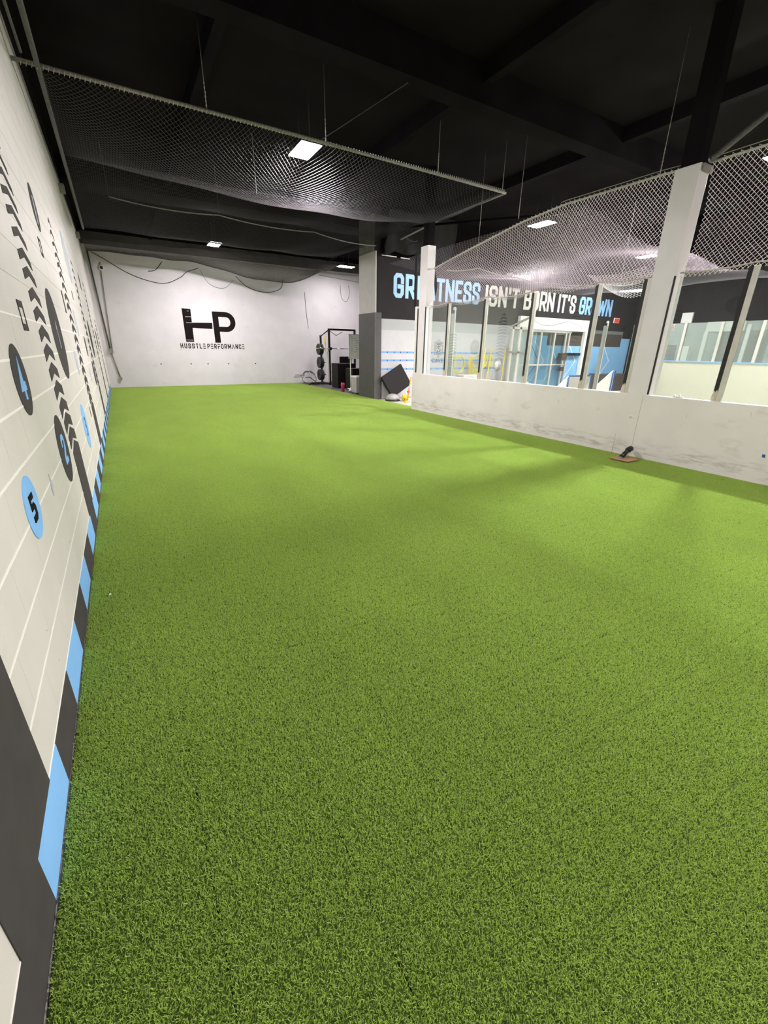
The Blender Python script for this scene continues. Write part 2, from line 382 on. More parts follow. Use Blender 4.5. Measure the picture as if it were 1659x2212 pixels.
# mortar joints: near-white strips, light on their sloped edges painted into the colour (one strip per joint, with gaps in the upper courses)
mb = MB(); z = 0.19; k = 0
while z < 1.65:
    wd = [0.0045, 0.0055, 0.006, 0.007, 0.0075, 0.008, 0.008, 0.007][min(k, 7)]
    mb.prism([(YN, z - wd), (YB, z - wd), (YB, z + wd * 0.4), (YN, z + wd * 0.4)], fl, -0.004, 0.0012)
    z += 0.2032; k += 1
part(mb.build('mortar_joint', m_mortar), wall_left)
pl = []
for k in range(7):
    for i in range(24):
        y = -2.0 + 0.4064 * i + (0.2032 if k % 2 else 0)
        pl.append([(y, 0.20 + 0.2032 * k), (y + 0.0014, 0.20 + 0.2032 * k), (y + 0.0014, 0.383 + 0.2032 * k), (y, 0.383 + 0.2032 * k)])
decal('vertical_joint', pl, fl, mat('faint_joint', (0.705, 0.657, 0.622), 0.7), wall_left, 0.0004, 0)
rr = random.Random(21); pl = []
for _ in range(26):
    y = rr.uniform(0.9, 6); z = rr.uniform(0.22, 1.5); q = rr.uniform(0.003, 0.009)
    pl.append([(y, z), (y + q, z - q * .4), (y + q * 1.2, z + q * .7), (y + q * .3, z + q)])
decal('paint_chip', pl, fl, mat('chip', (0.50, 0.46, 0.42), 0.8, var=0.4, vscale=40), wall_left, 0.0008, 0)
def yoff(z):     # the painted columns lean a little
    return 0.0 if z > 1.3 else 0.16 * min(1, (1.3 - z) / 0.55)
def chevron(Yc, za, t, hw):
    y = Yc + yoff(za) * 0.9; s = 0.045
    return [[(y - hw, za - s), (y, za), (y, za - t), (y - hw, za - s - t)], [(y, za), (y + hw, za - s - 0.01), (y + hw + 0.01, za - s - t - 0.005), (y, za - t)]]
apex = [2.85, 2.73, 2.61, 2.50, 2.40, 2.30, 2.185, 2.066, 1.96, 1.834, 1.72, 1.60, 1.48, 1.355, 1.23, 1.105, 0.99, 0.875]
for ci, Yc in enumerate((0.93, 3.99, 6.99, 10.07, 13.38, 16.4)):
    for za in apex:
        if (ci == 0 and za > 1.3) or (ci == 5 and za > 2.2): continue
        t = 0.032 + 0.056 * min(1, (2.85 - za) / 1.95)
        hw = 0.235 if za < 2.6 else 0.235 - (za - 2.6) * 0.5
        decal('painted_chevron', chevron(Yc, za, t, hw), fl, m_paintk, wall_left)
    a = Yc + 0.155
    decal('painted_stem', [[(a - 0.24, 0.185), (a + 0.25, 0.185), (a + 0.245, 0.70), (a, 0.762), (a - 0.24, 0.70)]], fl, m_paintk, wall_left, 0.0032)
for i in range(-6, 46):
    y0 = 1.08 + 0.4085 * i
    if y0 + 0.41 > YB: break
    o = decal('painted_base_block', [[(y0, 0.0), (y0 + 0.4085, 0.0), (y0 + 0.4085, 0.186), (y0, 0.186)]], fl, m_paintb if i % 2 == 0 else m_paintk, wall_left)
    o['label'] = 'sky blue painted block' if i % 2 == 0 else 'charcoal painted block'
def dot(y, z, r, m, digit=None, md=None, dh=0.2, dw=0.13, t=0.028, label=None):
    o = decal('painted_dot', [ring_poly(y, z, r)], fl, m, wall_left, 0.0026)
    if label: o['label'] = label
    if digit:
        decal('painted_number', text_polys(digit, y - dw / 2, y + dw / 2, z - dh / 2, z + dh / 2, t, 0, 0), fl, md, wall_left, 0.0045)
dot(2.715, 1.31, 0.165, m_paintk, '4', m_paintb, 0.18, 0.125, 0.042, 'charcoal dot with a blue 4')
dot(4.90, 1.55, 0.365, m_paintk, '1', m_paintp, 0.215, 0.05, 0.022, 'largest charcoal dot with a thin pale 1')
dot(3.49, 0.82, 0.222, m_paintk, '2', m_paintb, 0.19, 0.14, 0.036, 'charcoal dot with a blue 2')
dot(2.185, 0.83, 0.135, m_paintb, '5', m_logo, 0.115, 0.085, 0.026, 'sky blue dot with a charcoal 5')
dot(5.45, 0.67, 0.225, m_paintb, '3', m_dark, 0.19, 0.10, 0.025, 'sky blue dot with a charcoal 3')
dot(5.56, 2.63, 0.185, m_paintk); decal('painted_stripe', [[(5.50, 2.50), (5.56, 2.50), (5.58, 2.72), (5.53, 2.72)]], fl, m_paintp, wall_left, 0.005)
for args in ((6.23, 1.28, 0.135, m_paintp), (8.9, 2.72, 0.35, m_paintp), (7.69, 1.75, 0.17, m_paintp), (8.3, 2.15, 0.06, m_paintk), (11.86, 2.70, 0.17, m_paintk),
             (8.83, 1.45, 0.155, m_paintk), (11.27, 1.58, 0.365, m_paintk), (9.56, 0.99, 0.22, m_paintk), (8.29, 1.03, 0.11, m_paintp), (14.9, 1.6, 0.3, m_paintk)): dot(*args)
def frame_decal(y, z, s, b, c):
    decal('painted_square', [[(y - s, z + s), (y + s, z + s), (y + s, z + s - b), (y - s, z + s - b)], [(y - s, z - s), (y + s, z - s), (y + s, z - s + b), (y - s, z - s + b)],
          [(y - s, z - s), (y - s + c, z - s), (y - s + c, z + s), (y - s, z + s)], [(y + s - c, z - s), (y + s, z - s), (y + s, z + s), (y + s - c, z + s)]], fl, m_paintk, wall_left, 0.0028)
frame_decal(3.27, 1.622, 0.078, 0.036, 0.018); frame_decal(5.26, 2.27, 0.072, 0.025, 0.02)
decal('painted_square', [[(6.36, 1.81), (6.47, 1.81), (6.47, 2.04), (6.36, 2.04)]], fl, m_paintk, wall_left, 0.0026)
decal('painted_bar', [[(6.49, 0.63), (6.54, 0.63), (6.54, 0.75), (6.49, 0.75)]], fl, m_paintk, wall_left)
decal('paint_splat', [[(2.69, 0.76), (2.715, 0.75), (2.76, 0.77), (2.75, 0.80), (2.72, 0.815), (2.70, 0.79)], [(2.70, 0.725), (2.705, 0.725), (2.72, 0.84), (2.715, 0.84)]], fl, m_paintp, wall_left)

decal('black_top_band', [[(YN, 4.62), (YB, 4.62), (YB, ZC - 0.01), (YN, ZC - 0.01)]], fl, m_beam, wall_left, 0.005)  # near-black band along the top of the left wall
decal('grey_top_band', [[(YN, 4.50), (YB, 4.50), (YB, 4.62), (YN, 4.62)]], fl, mat('grey_band', (0.30, 0.28, 0.26), 0.8, var=0.5, vscale=3), wall_left, 0.004)  # grey band just below the near-black one
# back wall
wall_back = struct(MB().box(XL - 0.2, XE, YB, YB + 0.2, 0, ZC).build('wall_back', m_bwall), 'white painted block wall with the black HP lettering')
def fb(u, v, d): return (u, YB - d, v)
decal('logo_letter', [[(2.375, 1.635), (2.665, 1.635), (2.685, 2.80), (2.375, 2.81)], [(2.66, 2.14), (3.40, 2.12), (3.42, 2.345), (2.66, 2.325)]], fb, m_logo, wall_back, 0.004)['label'] = 'broken letter H'
def P_polys():
    x0, x1, z0, z1, t = 3.45, 4.31, 1.62, 2.755, 0.235
    out = [[(x0, z0), (x0 + t * 0.93, z0), (x0 + t * 0.93, z1), (x0, z1)]]
    cz = (z1 + 2.03) / 2; ro = (z1 - 2.03) / 2; ri = ro - 0.185; cx = x1 - ro
    out += [[(x0 + t * .9, z1 - 0.185), (cx, z1 - 0.185), (cx, z1), (x0 + t * .9, z1)], [(x0 + t * .9, 2.03), (cx, 2.03), (cx, 2.215), (x0 + t * .9, 2.215)]]
    n = 20
    for i in range(n):
        a = -PI / 2 + PI * i / n; b = -PI / 2 + PI * (i + 1) / n
        ko = 1.0; ki = 0.93
        out.append([(cx + ri * ki * math.cos(a), cz + ri * math.sin(a)), (cx + ro * math.cos(a), cz + ro * math.sin(a)), (cx + ro * math.cos(b), cz + ro * math.sin(b)), (cx + ri * ki * math.cos(b), cz + ri * math.sin(b))])
    return out
decal('logo_letter', P_polys(), fb, m_logo, wall_back, 0.004)['label'] = 'rounded letter P'
decal('logo_lettering', text_polys('HUSSTLe', 2.15, 3.06, 1.395, 1.575, 0.028, 0.045, 0.1), fb, m_logo, wall_back, 0.004)
decal('logo_lettering', text_polys('PeRfORMaNCe', 3.13, 4.57, 1.395, 1.575, 0.028, 0.04, 0.1), fb, m_logo, wall_back, 0.004)
# thin worn scratches on the H
for zz, x0, x1 in ((2.52, 2.47, 2.68), (2.31, 2.47, 2.68), (1.69, 2.38, 2.65), (2.72, 2.55, 2.62)):
    decal('paint_scratch', [[(x0, zz), (x1, zz), (x1, zz + 0.014), (x0, zz + 0.012)]], fb, m_bwall, wall_back, 0.006)
for x in (1.35, 2.42, 3.05, 3.85, 4.95): decal('wall_chip', [[(x, 0.80), (x + 0.05, 0.81), (x + 0.04, 0.85), (x - 0.01, 0.84)]], fb, m_dark, wall_back, 0.003)
# near-black and grey bands above the white on the back wall
decal('dark_band', [[(XL, 4.98), (11.0, 4.98), (11.0, ZC), (XL, ZC)]], fb, m_beam, wall_back, 0.004)
decal('faint_band', [[(XL, 4.60), (11.0, 4.60), (11.0, 4.98), (XL, 4.98)]], fb, mat('grey_upper_band', (0.09, 0.08, 0.075), 0.8, var=0.2), wall_back, 0.004)

# near wall behind the photographer, rink end walls
struct(MB().box(XL - 0.2, XE, YN - 0.2, YN, 0, ZC).build('wall_near', m_lwall), 'pale painted wall behind the camera')
# right half wall (capped block wall under the glazing)
wall_right = struct(MB().box(XR, XR + 0.095, YN, 9.42, 0, 0.91).build('wall_right', m_half, bevel=0.006), 'low beige half wall below the glass partition')
def fr(u, v, d): return (XR - d, u, v)
def scuffs(seed, y0, y1, n):
    rr = random.Random(seed); out = []
    for _ in range(n):
        y = rr.uniform(y0, y1); z = 0.09 + abs(rr.gauss(0, 0.05)) + 0.02 * math.sin(y * 2); l = rr.uniform(0.03, 0.22); th = rr.uniform(0.001, 0.0035)
        s = rr.uniform(-0.25, 0.15)
        out.append([(y, z), (y + l * .5, z - th + s * l * .5), (y + l, z + s * l), (y + l * .5, z + th + s * l * .5)])
    return out
decal('scuff_mark', scuffs(3, 0.8, 8.5, 60), fr, mat('scuff', (0.50, 0.455, 0.415), 0.7), wall_right, 0.0008, 0.00003)
rr = random.Random(11); pl = []
for _ in range(14):
    y = rr.uniform(1.5, 8.8); z = rr.uniform(0.45, 0.85); l = rr.uniform(0.02, 0.07)
    pl.append([(y, z), (y + 0.006, z + 0.003), (y + 0.012, z + l), (y + 0.004, z + l)])
decal('scratch_mark', pl, fr, mat('scratch', (0.60, 0.55, 0.50), 0.7), wall_right, 0.0008, 0)
for y, z0, z1, t in ((3.485, 0.04, 0.90, 0.0035), (3.77, 0.0, 0.11, 0.006), (3.772, 0.11, 0.30, 0.0025)):
    decal('wall_seam', [[(y, z0), (y + t, z0), (y + t, z1), (y, z1)]], fr, mat('seam', (0.22, 0.19, 0.16), 0.8), wall_right, 0.001)
# chipped hole in the half wall
decal('chipped_plaster', [[(3.66, 0.572), (3.63, 0.596), (3.585, 0.60), (3.55, 0.588), (3.545, 0.574), (3.58, 0.562), (3.62, 0.558)]], fr, m_wht, wall_right, 0.003)
decal('chipped_hole', [[(3.632, 0.575), (3.61, 0.588), (3.58, 0.589), (3.567, 0.578), (3.59, 0.566), (3.61, 0.564)]], fr, m_torn, wall_right, 0.006)
o = MB().prism([(1.90, 0.325), (1.93, 0.325), (1.935, 0.36), (1.905, 0.362)], fr, 0, 0.003).build('blue_tape', m_bluep)
tag(o, 'small strip of blue tape stuck low on the right half wall', 'tape')

# columns in the partition
for (ya, yb, zt, xd, lab, sy) in ((3.43, 3.73, 3.63, 0.22, 'tall grey column standing in the glass partition near the camera', 3.425), (8.97, 9.25, 3.68, 0.22, 'far grey column at the end of the glass partition', 8.965)):
    rt = struct(MB().box(XR, XR + xd, ya, yb, 0.905, zt).build('pillar', m_colgrey, bevel=0.004), lab)
    part(MB().box(XR - 0.004, XR + 0.02, ya - 0.006, ya + 0.010, 0.92, 2.42).build('gasket_strip', m_gask), rt)
    part(MB().box(XR + 0.03, XR + xd - 0.03, ya + 0.04, yb - 0.04, zt - 0.01, ZC).build('steel_post', m_beam), rt)
    if ya < 5: part(MB().box(XR + 0.02, XR + xd + 0.02, ya - 0.03, ya - 0.002, zt - 0.08, zt - 0.01).build('pipe_bracket', m_pipe), rt)

# glass partition
def glazing(name, label, posts, y0, y1):
    rt = sroot(name, label, (XR + 0.05, (y0 + y1) / 2, 0.91))
    for i, (yc) in enumerate(posts):
        part(MB().box(XR + 0.035, XR + 0.072, yc - 0.045, yc + 0.012, 0.91, 2.435).build('mullion', m_alu, bevel=0.004), rt)
        part(MB().box(XR + 0.038, XR + 0.068, yc + 0.0125, yc + 0.062, 1.03, 2.43).build('gasket_strip', m_gask), rt)
        # torn tail of the gasket
        tp = [(yc + 0.013, 0.905), (yc + 0.066, 0.905), (yc + 0.07, 0.97), (yc + 0.06, 1.01), (yc + 0.05, 1.04), (yc + 0.04, 1.015), (yc + 0.027, 1.05), (yc + 0.013, 1.03)]
        part(MB().prism(tp, lambda u, v, d: (XR + 0.034 - d, u, v), -0.03, 0.0).build('torn_gasket_end', m_torn), rt)
    ed = sorted([y0] + [p for p in posts] + [y1])
    for a, b in zip(ed[:-1], ed[1:]):
        if b - a < 0.2: continue
        part(MB().box(XR + 0.055, XR + 0.063, a + 0.013, b - 0.046, 0.905, 2.41).build('glass_pane', m_glass), rt)
    return rt
glazing('window_1', 'run of clear rink glass between the two grey columns', [3.79, 4.53, 5.76, 6.97, 8.14], 3.73, 8.97)
glazing('window_2', 'clear rink glass to the right of the near grey column', [2.58, 1.38, 0.18, -1.02, -2.22], -3.9, 3.43)
# slim end post left of the far column
rt = sroot('window_3', 'white end post left of the far column', (XR + 0.05, 9.36, 0.91))
part(MB().box(XR + 0.01, XR + 0.09, 9.33, 9.41, 0.905, 2.45).build('mullion', m_wht, bevel=0.004), rt)
part(MB().box(XR + 0.0, XR + 0.05, 9.26, 9.295, 0.93, 2.40).build('gasket_strip', m_gask), rt)
o = MB()
for dy, h in ((-0.07, 0.02), (-0.03, 0.05), (0.0, 0.025), (0.035, 0.045), (0.07, 0.015)):
    o.prism([(3.05 + dy - 0.03, 0.908), (3.05 + dy + 0.03, 0.908), (3.05 + dy + 0.008, 0.91 + h)], lambda u, v, d: (XR + 0.03 + d, u, v), 0, 0.02)
tag(o.build('torn_paper', m_wht), 'scrap of torn white paper left on the half wall ledge', 'paper')

# ================================================================= far wall beyond the rink (black band with the slogan)
YW = 12.0
wf = struct(MB().box(6.77, 20.4, YW - 0.02, YW + 0.85, 0, ZC).build('wall_slogan', m_farblk), 'black topped wall carrying the GREATNESS slogan')
def fw(u, v, d): return (u, YW - 0.02 - d, v)
def wpaint(name, x0, x1, z0, z1, m, d=0.004, lab=None):
    o = decal(name, [[(x0, z0), (x1, z0), (x1, z1), (x0, z1)]], fw, m, wf, d)
    if lab: o['label'] = lab
wpaint('white_lower_paint', 6.96, 12.7, 0.0, 2.33, m_farwht)
wpaint('shaded_upper_strip', 6.96, 12.7, 2.02, 2.33, mat('shaded_white', (0.36, 0.37, 0.36), 0.6), 0.006)  # top of the white wall in shade, the shade painted as grey
wpaint('blue_paint', 12.7, 20.4, 0.12, 2.05, m_farblu, 0.004)
wpaint('grey_rail_strip', 12.7, 19.4, 2.05, 2.33, mat('grey_rail', (0.16, 0.17, 0.17), 0.6), 0.005)
wpaint('dark_window_panel', 14.5, 19.35, 1.70, 2.2, m_brown, 0.008, 'dark rectangular panel above the blue paint')
wpaint('dark_skirting', 12.7, 20.4, 0.0, 0.13, m_brown, 0.02)
wpaint('painted_void', 6.96, 20.4, 3.96, ZC, m_beam, 0.004)  # dark gap above the wall, its darkness painted as a flat sheet
decal('slogan_lettering', text_polys('GR', 7.41, 8.20, 2.925, 3.58, 0.115, 0.055, 0.2) + text_polys('EATNESS', 8.27, 10.83, 2.92, 3.57, 0.105, 0.04, 0.2), fw, m_txtb, wf, 0.006)['label'] = 'pale blue slogan word'
decal('slogan_lettering', text_polys("ISN'T", 11.08, 12.70, 2.90, 3.54, 0.11, 0.06, 0.2), fw, m_txtw, wf, 0.006)['label'] = 'white slogan word'
decal('slogan_lettering', text_polys('BORN', 12.97, 14.60, 2.885, 3.53, 0.105, 0.045, 0.2), fw, m_txtw, wf, 0.006)['label'] = 'white slogan word'
decal('slogan_lettering', text_polys("IT'S", 14.83, 15.87, 2.885, 3.52, 0.105, 0.06, 0.2), fw, m_txtw, wf, 0.006)['label'] = 'white slogan word'
decal('slogan_lettering', text_polys('GROWN', 16.11, 18.25, 2.885, 3.515, 0.11, 0.045, 0.2), fw, m_txtb, wf, 0.006)['label'] = 'pale blue slogan word'
# blue lines with black ticks
for zc in (1.382, 1.145, 0.885):
    wpaint('painted_blue_line', 6.98, 12.0, zc - 0.028, zc + 0.03, mat('line_blue', (0.16, 0.33, 0.62), 0.5), 0.006)
    decal('painted_tick', [[(x, zc - 0.02), (x + 0.02, zc - 0.02), (x + 0.02, zc + 0.022), (x, zc + 0.022)] for x in [7.22 + 0.245 * i for i in range(20)]], fw, m_logo, wf, 0.008, 0)
# chevron lines on the blue paint
def zig(name, xa, za, dx, m, t=0.035):
    decal(name, stroke_poly([(xa - dx, za + 0.72), (xa, za), (xa - dx, za - 0.72)], t), fw, m, wf, 0.007)
for xa, c in ((13.35, 0), (14.15, 1), (14.45, 0), (15.25, 0), (16.4, 0), (18.72, 0)):
    zig('painted_zigzag', xa, 1.12, 0.62, m_wht if c == 0 else m_dark)
# painted emblem and lettering
ex = 9.22; ez = 1.52
em = []
em += stroke_poly([(ex - .16, ez - .19), (ex - .16, ez + .19), (ex + .16, ez + .19), (ex + .16, ez - .19), (ex - .16, ez - .19)], 0.014)
em += stroke_poly([(ex - .12, ez + .15), (ex + .12, ez + .15)], 0.022)
em += stroke_poly([(ex, ez + .15), (ex, ez - .0)], 0.02)
em += stroke_poly([(ex + .11, ez + .06), (ex + .11, ez + .09), (ex + .07, ez + .12), (ex - .07, ez + .12), (ex - .11, ez + .08), (ex - .11, ez - .12), (ex - .07, ez - .16), (ex + .07, ez - .16), (ex + .11, ez - .12), (ex + .11, ez - .04), (ex + .05, ez - .04)], 0.02)
em += stroke_poly([(ex + .05, ez + .03), (ex + .05, ez + .06), (ex - .05, ez + .06), (ex - .05, ez + .01), (ex + .05, ez - .03), (ex + .05, ez - .10), (ex - .05, ez - .10), (ex - .05, ez - .06)], 0.02)
em += stroke_poly([(ex - .05, ez - .25), (ex, ez - .21), (ex + .05, ez - .25), (ex, ez - .29), (ex - .05, ez - .25)], 0.012)
em += stroke_poly([(ex - .05, ez + .23), (ex, ez + .26), (ex + .05, ez + .23)], 0.012)
decal('wall_emblem', em, fw, m_dark, wf, 0.006)
decal('wall_lettering', text_polys('CAVE KI', 8.98, 9.66, 1.075, 1.20, 0.022, 0.02, 0.07), fw, m_dark, wf, 0.006)
for zz in (1.385, 1.13, 0.885): decal('wall_lettering', text_polys('II', 8.78, 8.86, zz - 0.03, zz + 0.03, 0.014, 0.012, 0.05), fw, m_brown, wf, 0.006)

# stub wall (dark column) beside the rack area
sw = sroot('wall_stub', 'wide column with dark grey lower paint and pale upper paint', (6.8, 12.4, 0))
part(MB().box(6.72, 6.94, 11.86, 12.9, 0, 2.48).build('lower_paint', m_dark), sw)
part(MB().box(6.73, 6.765, 11.87, 12.88, 2.48, 4.05).build('upper_paint', m_stubgrey), sw)
part(MB().box(6.735, 6.768, 12.0, 12.88, 4.05, 4.95).build('column_head', mat('grimy_grey', (0.16, 0.155, 0.14), 0.8, var=0.4, vscale=6)), sw)
part(MB().prism([(11.858, 0.0), (11.872, 0.0), (11.872, 2.48), (11.858, 2.48)], lambda u, v, d: (6.72 - d, u, v), 0, 0.002).build('worn_edge', mat('worn', (0.3, 0.28, 0.26), 0.7, var=0.5, vscale=25)), sw)
struct(MB().box(10.9, 11.1, 12.86, YB, 0, ZC).build('wall_rack_room', m_bwall), 'side wall of the rack area')
# dark gathered netting above the slogan wall
def lumps():
    mb = MB(); nx = 46; nz = 12; vs = []
    rr = random.Random(5)
    ph = [rr.uniform(0, 6.28) for _ in range(8)]
    for i in range(nx + 1):
        x = 6.98 + 2.35 * i / nx; top = 5.0; bot = 4.0 + 0.06 * math.sin(3 * x + ph[0]) + 0.04 * math.sin(9 * x + ph[1])
        for j in range(nz + 1):
            z = bot + (top - bot) * j / nz
            d = 0.07 + 0.09 * math.sin(2.6 * x + 3 * z + ph[2]) * math.sin(5 * z + ph[3]) + 0.04 * math.sin(11 * x + 6 * z + ph[4])
            vs.append((x, 11.80 - d - 0.25 * (j / nz) ** 2, z))
    fs = [(i * (nz + 1) + j, (i + 1) * (nz + 1) + j, (i + 1) * (nz + 1) + j + 1, i * (nz + 1) + j + 1) for i in range(nx) for j in range(nz)]
    mb.add(vs, fs, True); o = mb.build('netting_bundle', m_dfab)
    md = o.modifiers.new('thick', 'SOLIDIFY'); md.thickness = 0.02
    return o
tag(lumps(), 'gathered black netting bunched above the GR of the slogan', 'netting')
o = MB()
for x0, x1 in ((6.98, 7.48), (7.62, 7.95)):
    o.cbox(((x0 + x1) / 2, 11.97, 3.985 - (x1 - 7) * 0.01), (x1 - x0, 0.05, 0.022))
part(o.build('pale_ledge', m_wht), wf)

# ================================================================= ceiling steel
def beam(name, x0, x1, y0, y1, z0, z1, lab, m=m_beam): return struct(MB().box(x0, x1, y0, y1, z0, z1).build(name, m), lab)
beam('trim_1', XL, XE, 5.85, 6.15, 4.72, ZC, 'black steel girder across the ceiling')
beam('trim_2', XL, XE, 12.9, 13.2, 4.78, ZC, 'second black steel girder across the ceiling')
beam('trim_3', XL, XE, -0.6, -0.3, 4.72, ZC, 'black steel girder behind the camera')
for i, x in enumerate((1.6, 5.0, 8.3, 11.6, 14.9)): beam('trim_%d' % (4 + i), x, x + 0.14, YN, 18.9, 4.93, ZC, 'black ceiling joist')
# a pipe run along the ceiling
mb = MB(); mb.tube([(7.4, 11.5, 4.62), (7.4, 8.2, 4.62), (7.2, 7.9, 4.62), (7.2, 7.7, 4.62)], 0.03, 8); mb.tube([(7.4, 11.5, 4.62), (14.0, 3.2, 4.62)], 0.03, 8)
tag(mb.build('ceiling_pipe', m_beam), 'black sprinkler pipe running under the ceiling over the rink', 'pipe')
tag(MB().tube([(6.69, 3.46, 3.70), (8.2, 2.65, ZC - 0.04)], 0.035, 8).build('brace_pipe', m_dpipe), 'grey diagonal brace rising from the near column top', 'brace')

# ================================================================= lamps
def lamp(x, y, z, label, sx=0.33, sy=0.62, m=None):
    t = thing('ceiling_light', label, 'light', (x, y, z), 'rectangular LED ceiling lights')
    part(MB().box(x - sx / 2 - 0.015, x + sx / 2 + 0.015, y - sy / 2 - 0.015, y + sy / 2 + 0.015, z + 0.003, z + 0.06).build('housing', m_blk, bevel=0.006), t)
    part(MB().box(x - sx / 2, x + sx / 2, y - sy / 2, y + sy / 2, z - 0.004, z + 0.004).build('diffuser', m or m_lamp), t)
    for dy in (-0.22, 0.22): part(MB().tube([(x, y + dy, z + 0.05), (x, y + dy, ZC)], 0.004, 5).build('hanger_wire', m_dpipe), t)
    part(MB().cbox((x, y, z + 0.09), (0.12, 0.2, 0.05)).build('driver_box', m_blk), t)
lamp(*TURF_LAMPS[0], 'largest lit ceiling light hanging beside the net pipe above the turf')
lamp(*TURF_LAMPS[1], 'lit ceiling light in front of the back wall left of the rack area', m=m_lamp_lo)
lamp(*TURF_LAMPS[2], 'ceiling light above the near end of the turf', m=m_lamp_near)
lamp(*ROOM_LAMP, 'lit ceiling light above the squat rack left of the dark column', 0.62, 0.33, m_lamp_dim)
lamp(*RINK_LAMPS[0], 'lit ceiling light behind the top rope of the right net', 0.33, 0.62)
lamp(*RINK_LAMPS[1], 'small lit ceiling light just left of the near column')
lamp(*RINK_LAMPS[2], 'elongated lit ceiling light seen through the glass right of the near column')
lamp(*RINK_LAMPS[3], 'ceiling light above the rink beside the near column', m=m_lamp_hi)
lamp(*RINK_LAMPS[5], 'ceiling light above the near end of the rink', m=m_lamp_near)
lamp(*RINK_LAMPS[4], 'ceiling light above the near right end of the rink')

# ================================================================= nets
def net_mesh(name, surf, U, V, sp, r, m):
    """knotted diamond net: diagonal strands over surf(u,v), u in 0..U, v in 0..V (metres)"""
    mb_v = []; mb_f = []; step = sp * 0.7071 * 2
    def strand(pts):
        k = len(pts)
        if k < 2: return
        P = np.array(pts); T = np.gradient(P, axis=0); T /= np.linalg.norm(T, axis=1)[:, None] + 1e-9
        ref = np.array((0.2, 0.1, 1.0)); A = np.cross(T, ref); A /= np.linalg.norm(A, axis=1)[:, None] + 1e-9; B = np.cross(T, A)
        o = len(mb_v)
        ring = [P + r * (A * math.cos(a) + B * math.sin(a)) for a in (0.5, 0.5 + 2.0944, 0.5 + 4.1888)]
        V3 = np.stack(ring, 1).reshape(-1, 3); mb_v.extend(map(tuple, V3.tolist()))
        for i in range(k - 1):
            a = o + 3 * i
            mb_f.append((a, a + 1, a + 4, a + 3)); mb_f.append((a + 1, a + 2, a + 5, a + 4)); mb_f.append((a + 2, a, a + 3, a + 5))
    d = step
    n = int((U + V) / d) + 1
    q = d / 2 if d > 0.05 else d
    for s in (1, -1):
        for i in range(-int(V / d) - 1, int(U / d) + int(V / d) + 2):
            u0 = i * d; pts = []
            # line: u = u0 + s*t, v = t
            m_n = int(V / q) + 1
            for j in range(m_n + 1):
                t = min(V, j * q); u = u0 + s * t
                if 0 <= u <= U: pts.append(surf(u, t))
            strand(pts)
    me = bpy.data.meshes.new(name); me.from_pydata(mb_v, [], mb_f); me.materials.append(m)
    me.polygons.foreach_set('use_smooth', [True] * len(mb_f)); me.update()
    o = bpy.data.objects.new(name, me); COL.objects.link(o); return o

def sm(a, b, t): t = max(0, min(1, (t - a) / (b - a))); return t * t * (3 - 2 * t)
NX0, NX1, NY0, NY1 = -0.18, 6.75, 7.0, 14.8
def zturf(x, y):
    e = max(0.0, math.sin(PI * min(1, max(0, (x - NX0) / (NX1 - NX0)))))
    if y < 9.67: t = (y - 7.0) / 2.67; z = 4.22 - 0.46 * (e ** 0.45) * math.sin(PI * t) ** 0.8 + 0.05 * sm(7, 9.67, y)
    elif y < 11.6: t = (y - 9.67) / 1.93; z = 4.27 - 0.10 * e * math.sin(PI * t)
    elif y < 14.8: t = (y - 11.6) / 3.2; z = 4.27 - 0.22 * e * math.sin(PI * t)
    else:
        t = (y - 14.8) / 4.15; bel = 0.10 + 0.62 * sm(1.4, 4.6, x) * (1 - sm(6.0, 7.2, x) * 0.75)
        z = 4.27 + 0.26 * t - bel * math.sin(PI * t ** 1.5)
    return z + 0.015 * math.sin(3.1 * x + 1.7 * y)
tn = net_mesh('ceiling_net', lambda u, v: (NX0 + u, NY0 + v, zturf(NX0 + u, NY0 + v)), NX1 - NX0, NY1 - NY0, 0.048, 0.0026, m_netk)
tag(tn, 'sagging black ceiling net stretched over the far half of the turf', 'net')
def sbelly(u, v):
    x = -0.3 + u; t = v / 1.9; y = 17.05 + 1.98 * t
    bel = 0.16 + 0.10 * sm(0.5, 2.5, x) + 0.42 * sm(2.4, 5.4, x) - 0.55 * sm(6.3, 8.0, x)
    return (x, y, 4.40 + 0.08 * t + 0.10 * sm(0, 4, x) - max(0.02, bel) * math.sin(PI * t) ** 0.8 + 0.012 * math.sin(5 * x))
tag(net_mesh('belly_net', sbelly, 8.3, 1.9, 0.045, 0.0034, mat('dark_net', (0.07, 0.06, 0.058), 0.5)), 'dark net hanging in a long belly in front of the top of the back wall', 'net')
# pipe frame holding that net
nf = thing('pipe_frame', 'grey pipe frame wrapped in cord that carries the ceiling net', 'frame', (3.3, 7.0, 4.23))
mb = MB(); mb.tube([(-0.44, 6.98, 4.25), (3.2, 6.97, 4.235), (6.75, 7.0, 4.22)], 0.021, 10)
part(mb.build('front_pipe', m_pipe), nf)
mb = MB()
for i in range(150):
    x = -0.35 + i * 0.047; mb.tube([(x, 6.972, 4.235 - 0.026), (x + 0.012, 6.972 - 0.027, 4.235), (x + 0.02, 6.972, 4.235 + 0.026), (x + 0.03, 6.972 + 0.026, 4.235)], 0.0035, 4, False)
part(mb.build('lashing_cord', m_rope), nf)
part(MB().tube([(-0.2, YN + 0.1, 4.25), (-0.2, 7.0, 4.24), (-0.2, 14.85, 4.25)], 0.026, 10).build('side_pipe', m_dpipe), nf)
part(MB().tube([(6.75, 7.0, 4.22), (6.75, 9.0, 4.20), (6.75, 10.6, 4.1)], 0.020, 10).build('side_pipe', m_pipe), nf)
part(MB().tube([(-0.32, YN + 0.1, 4.31), (-0.32, 6.9, 4.29)], 0.014, 8).build('conduit', m_dpipe), nf)
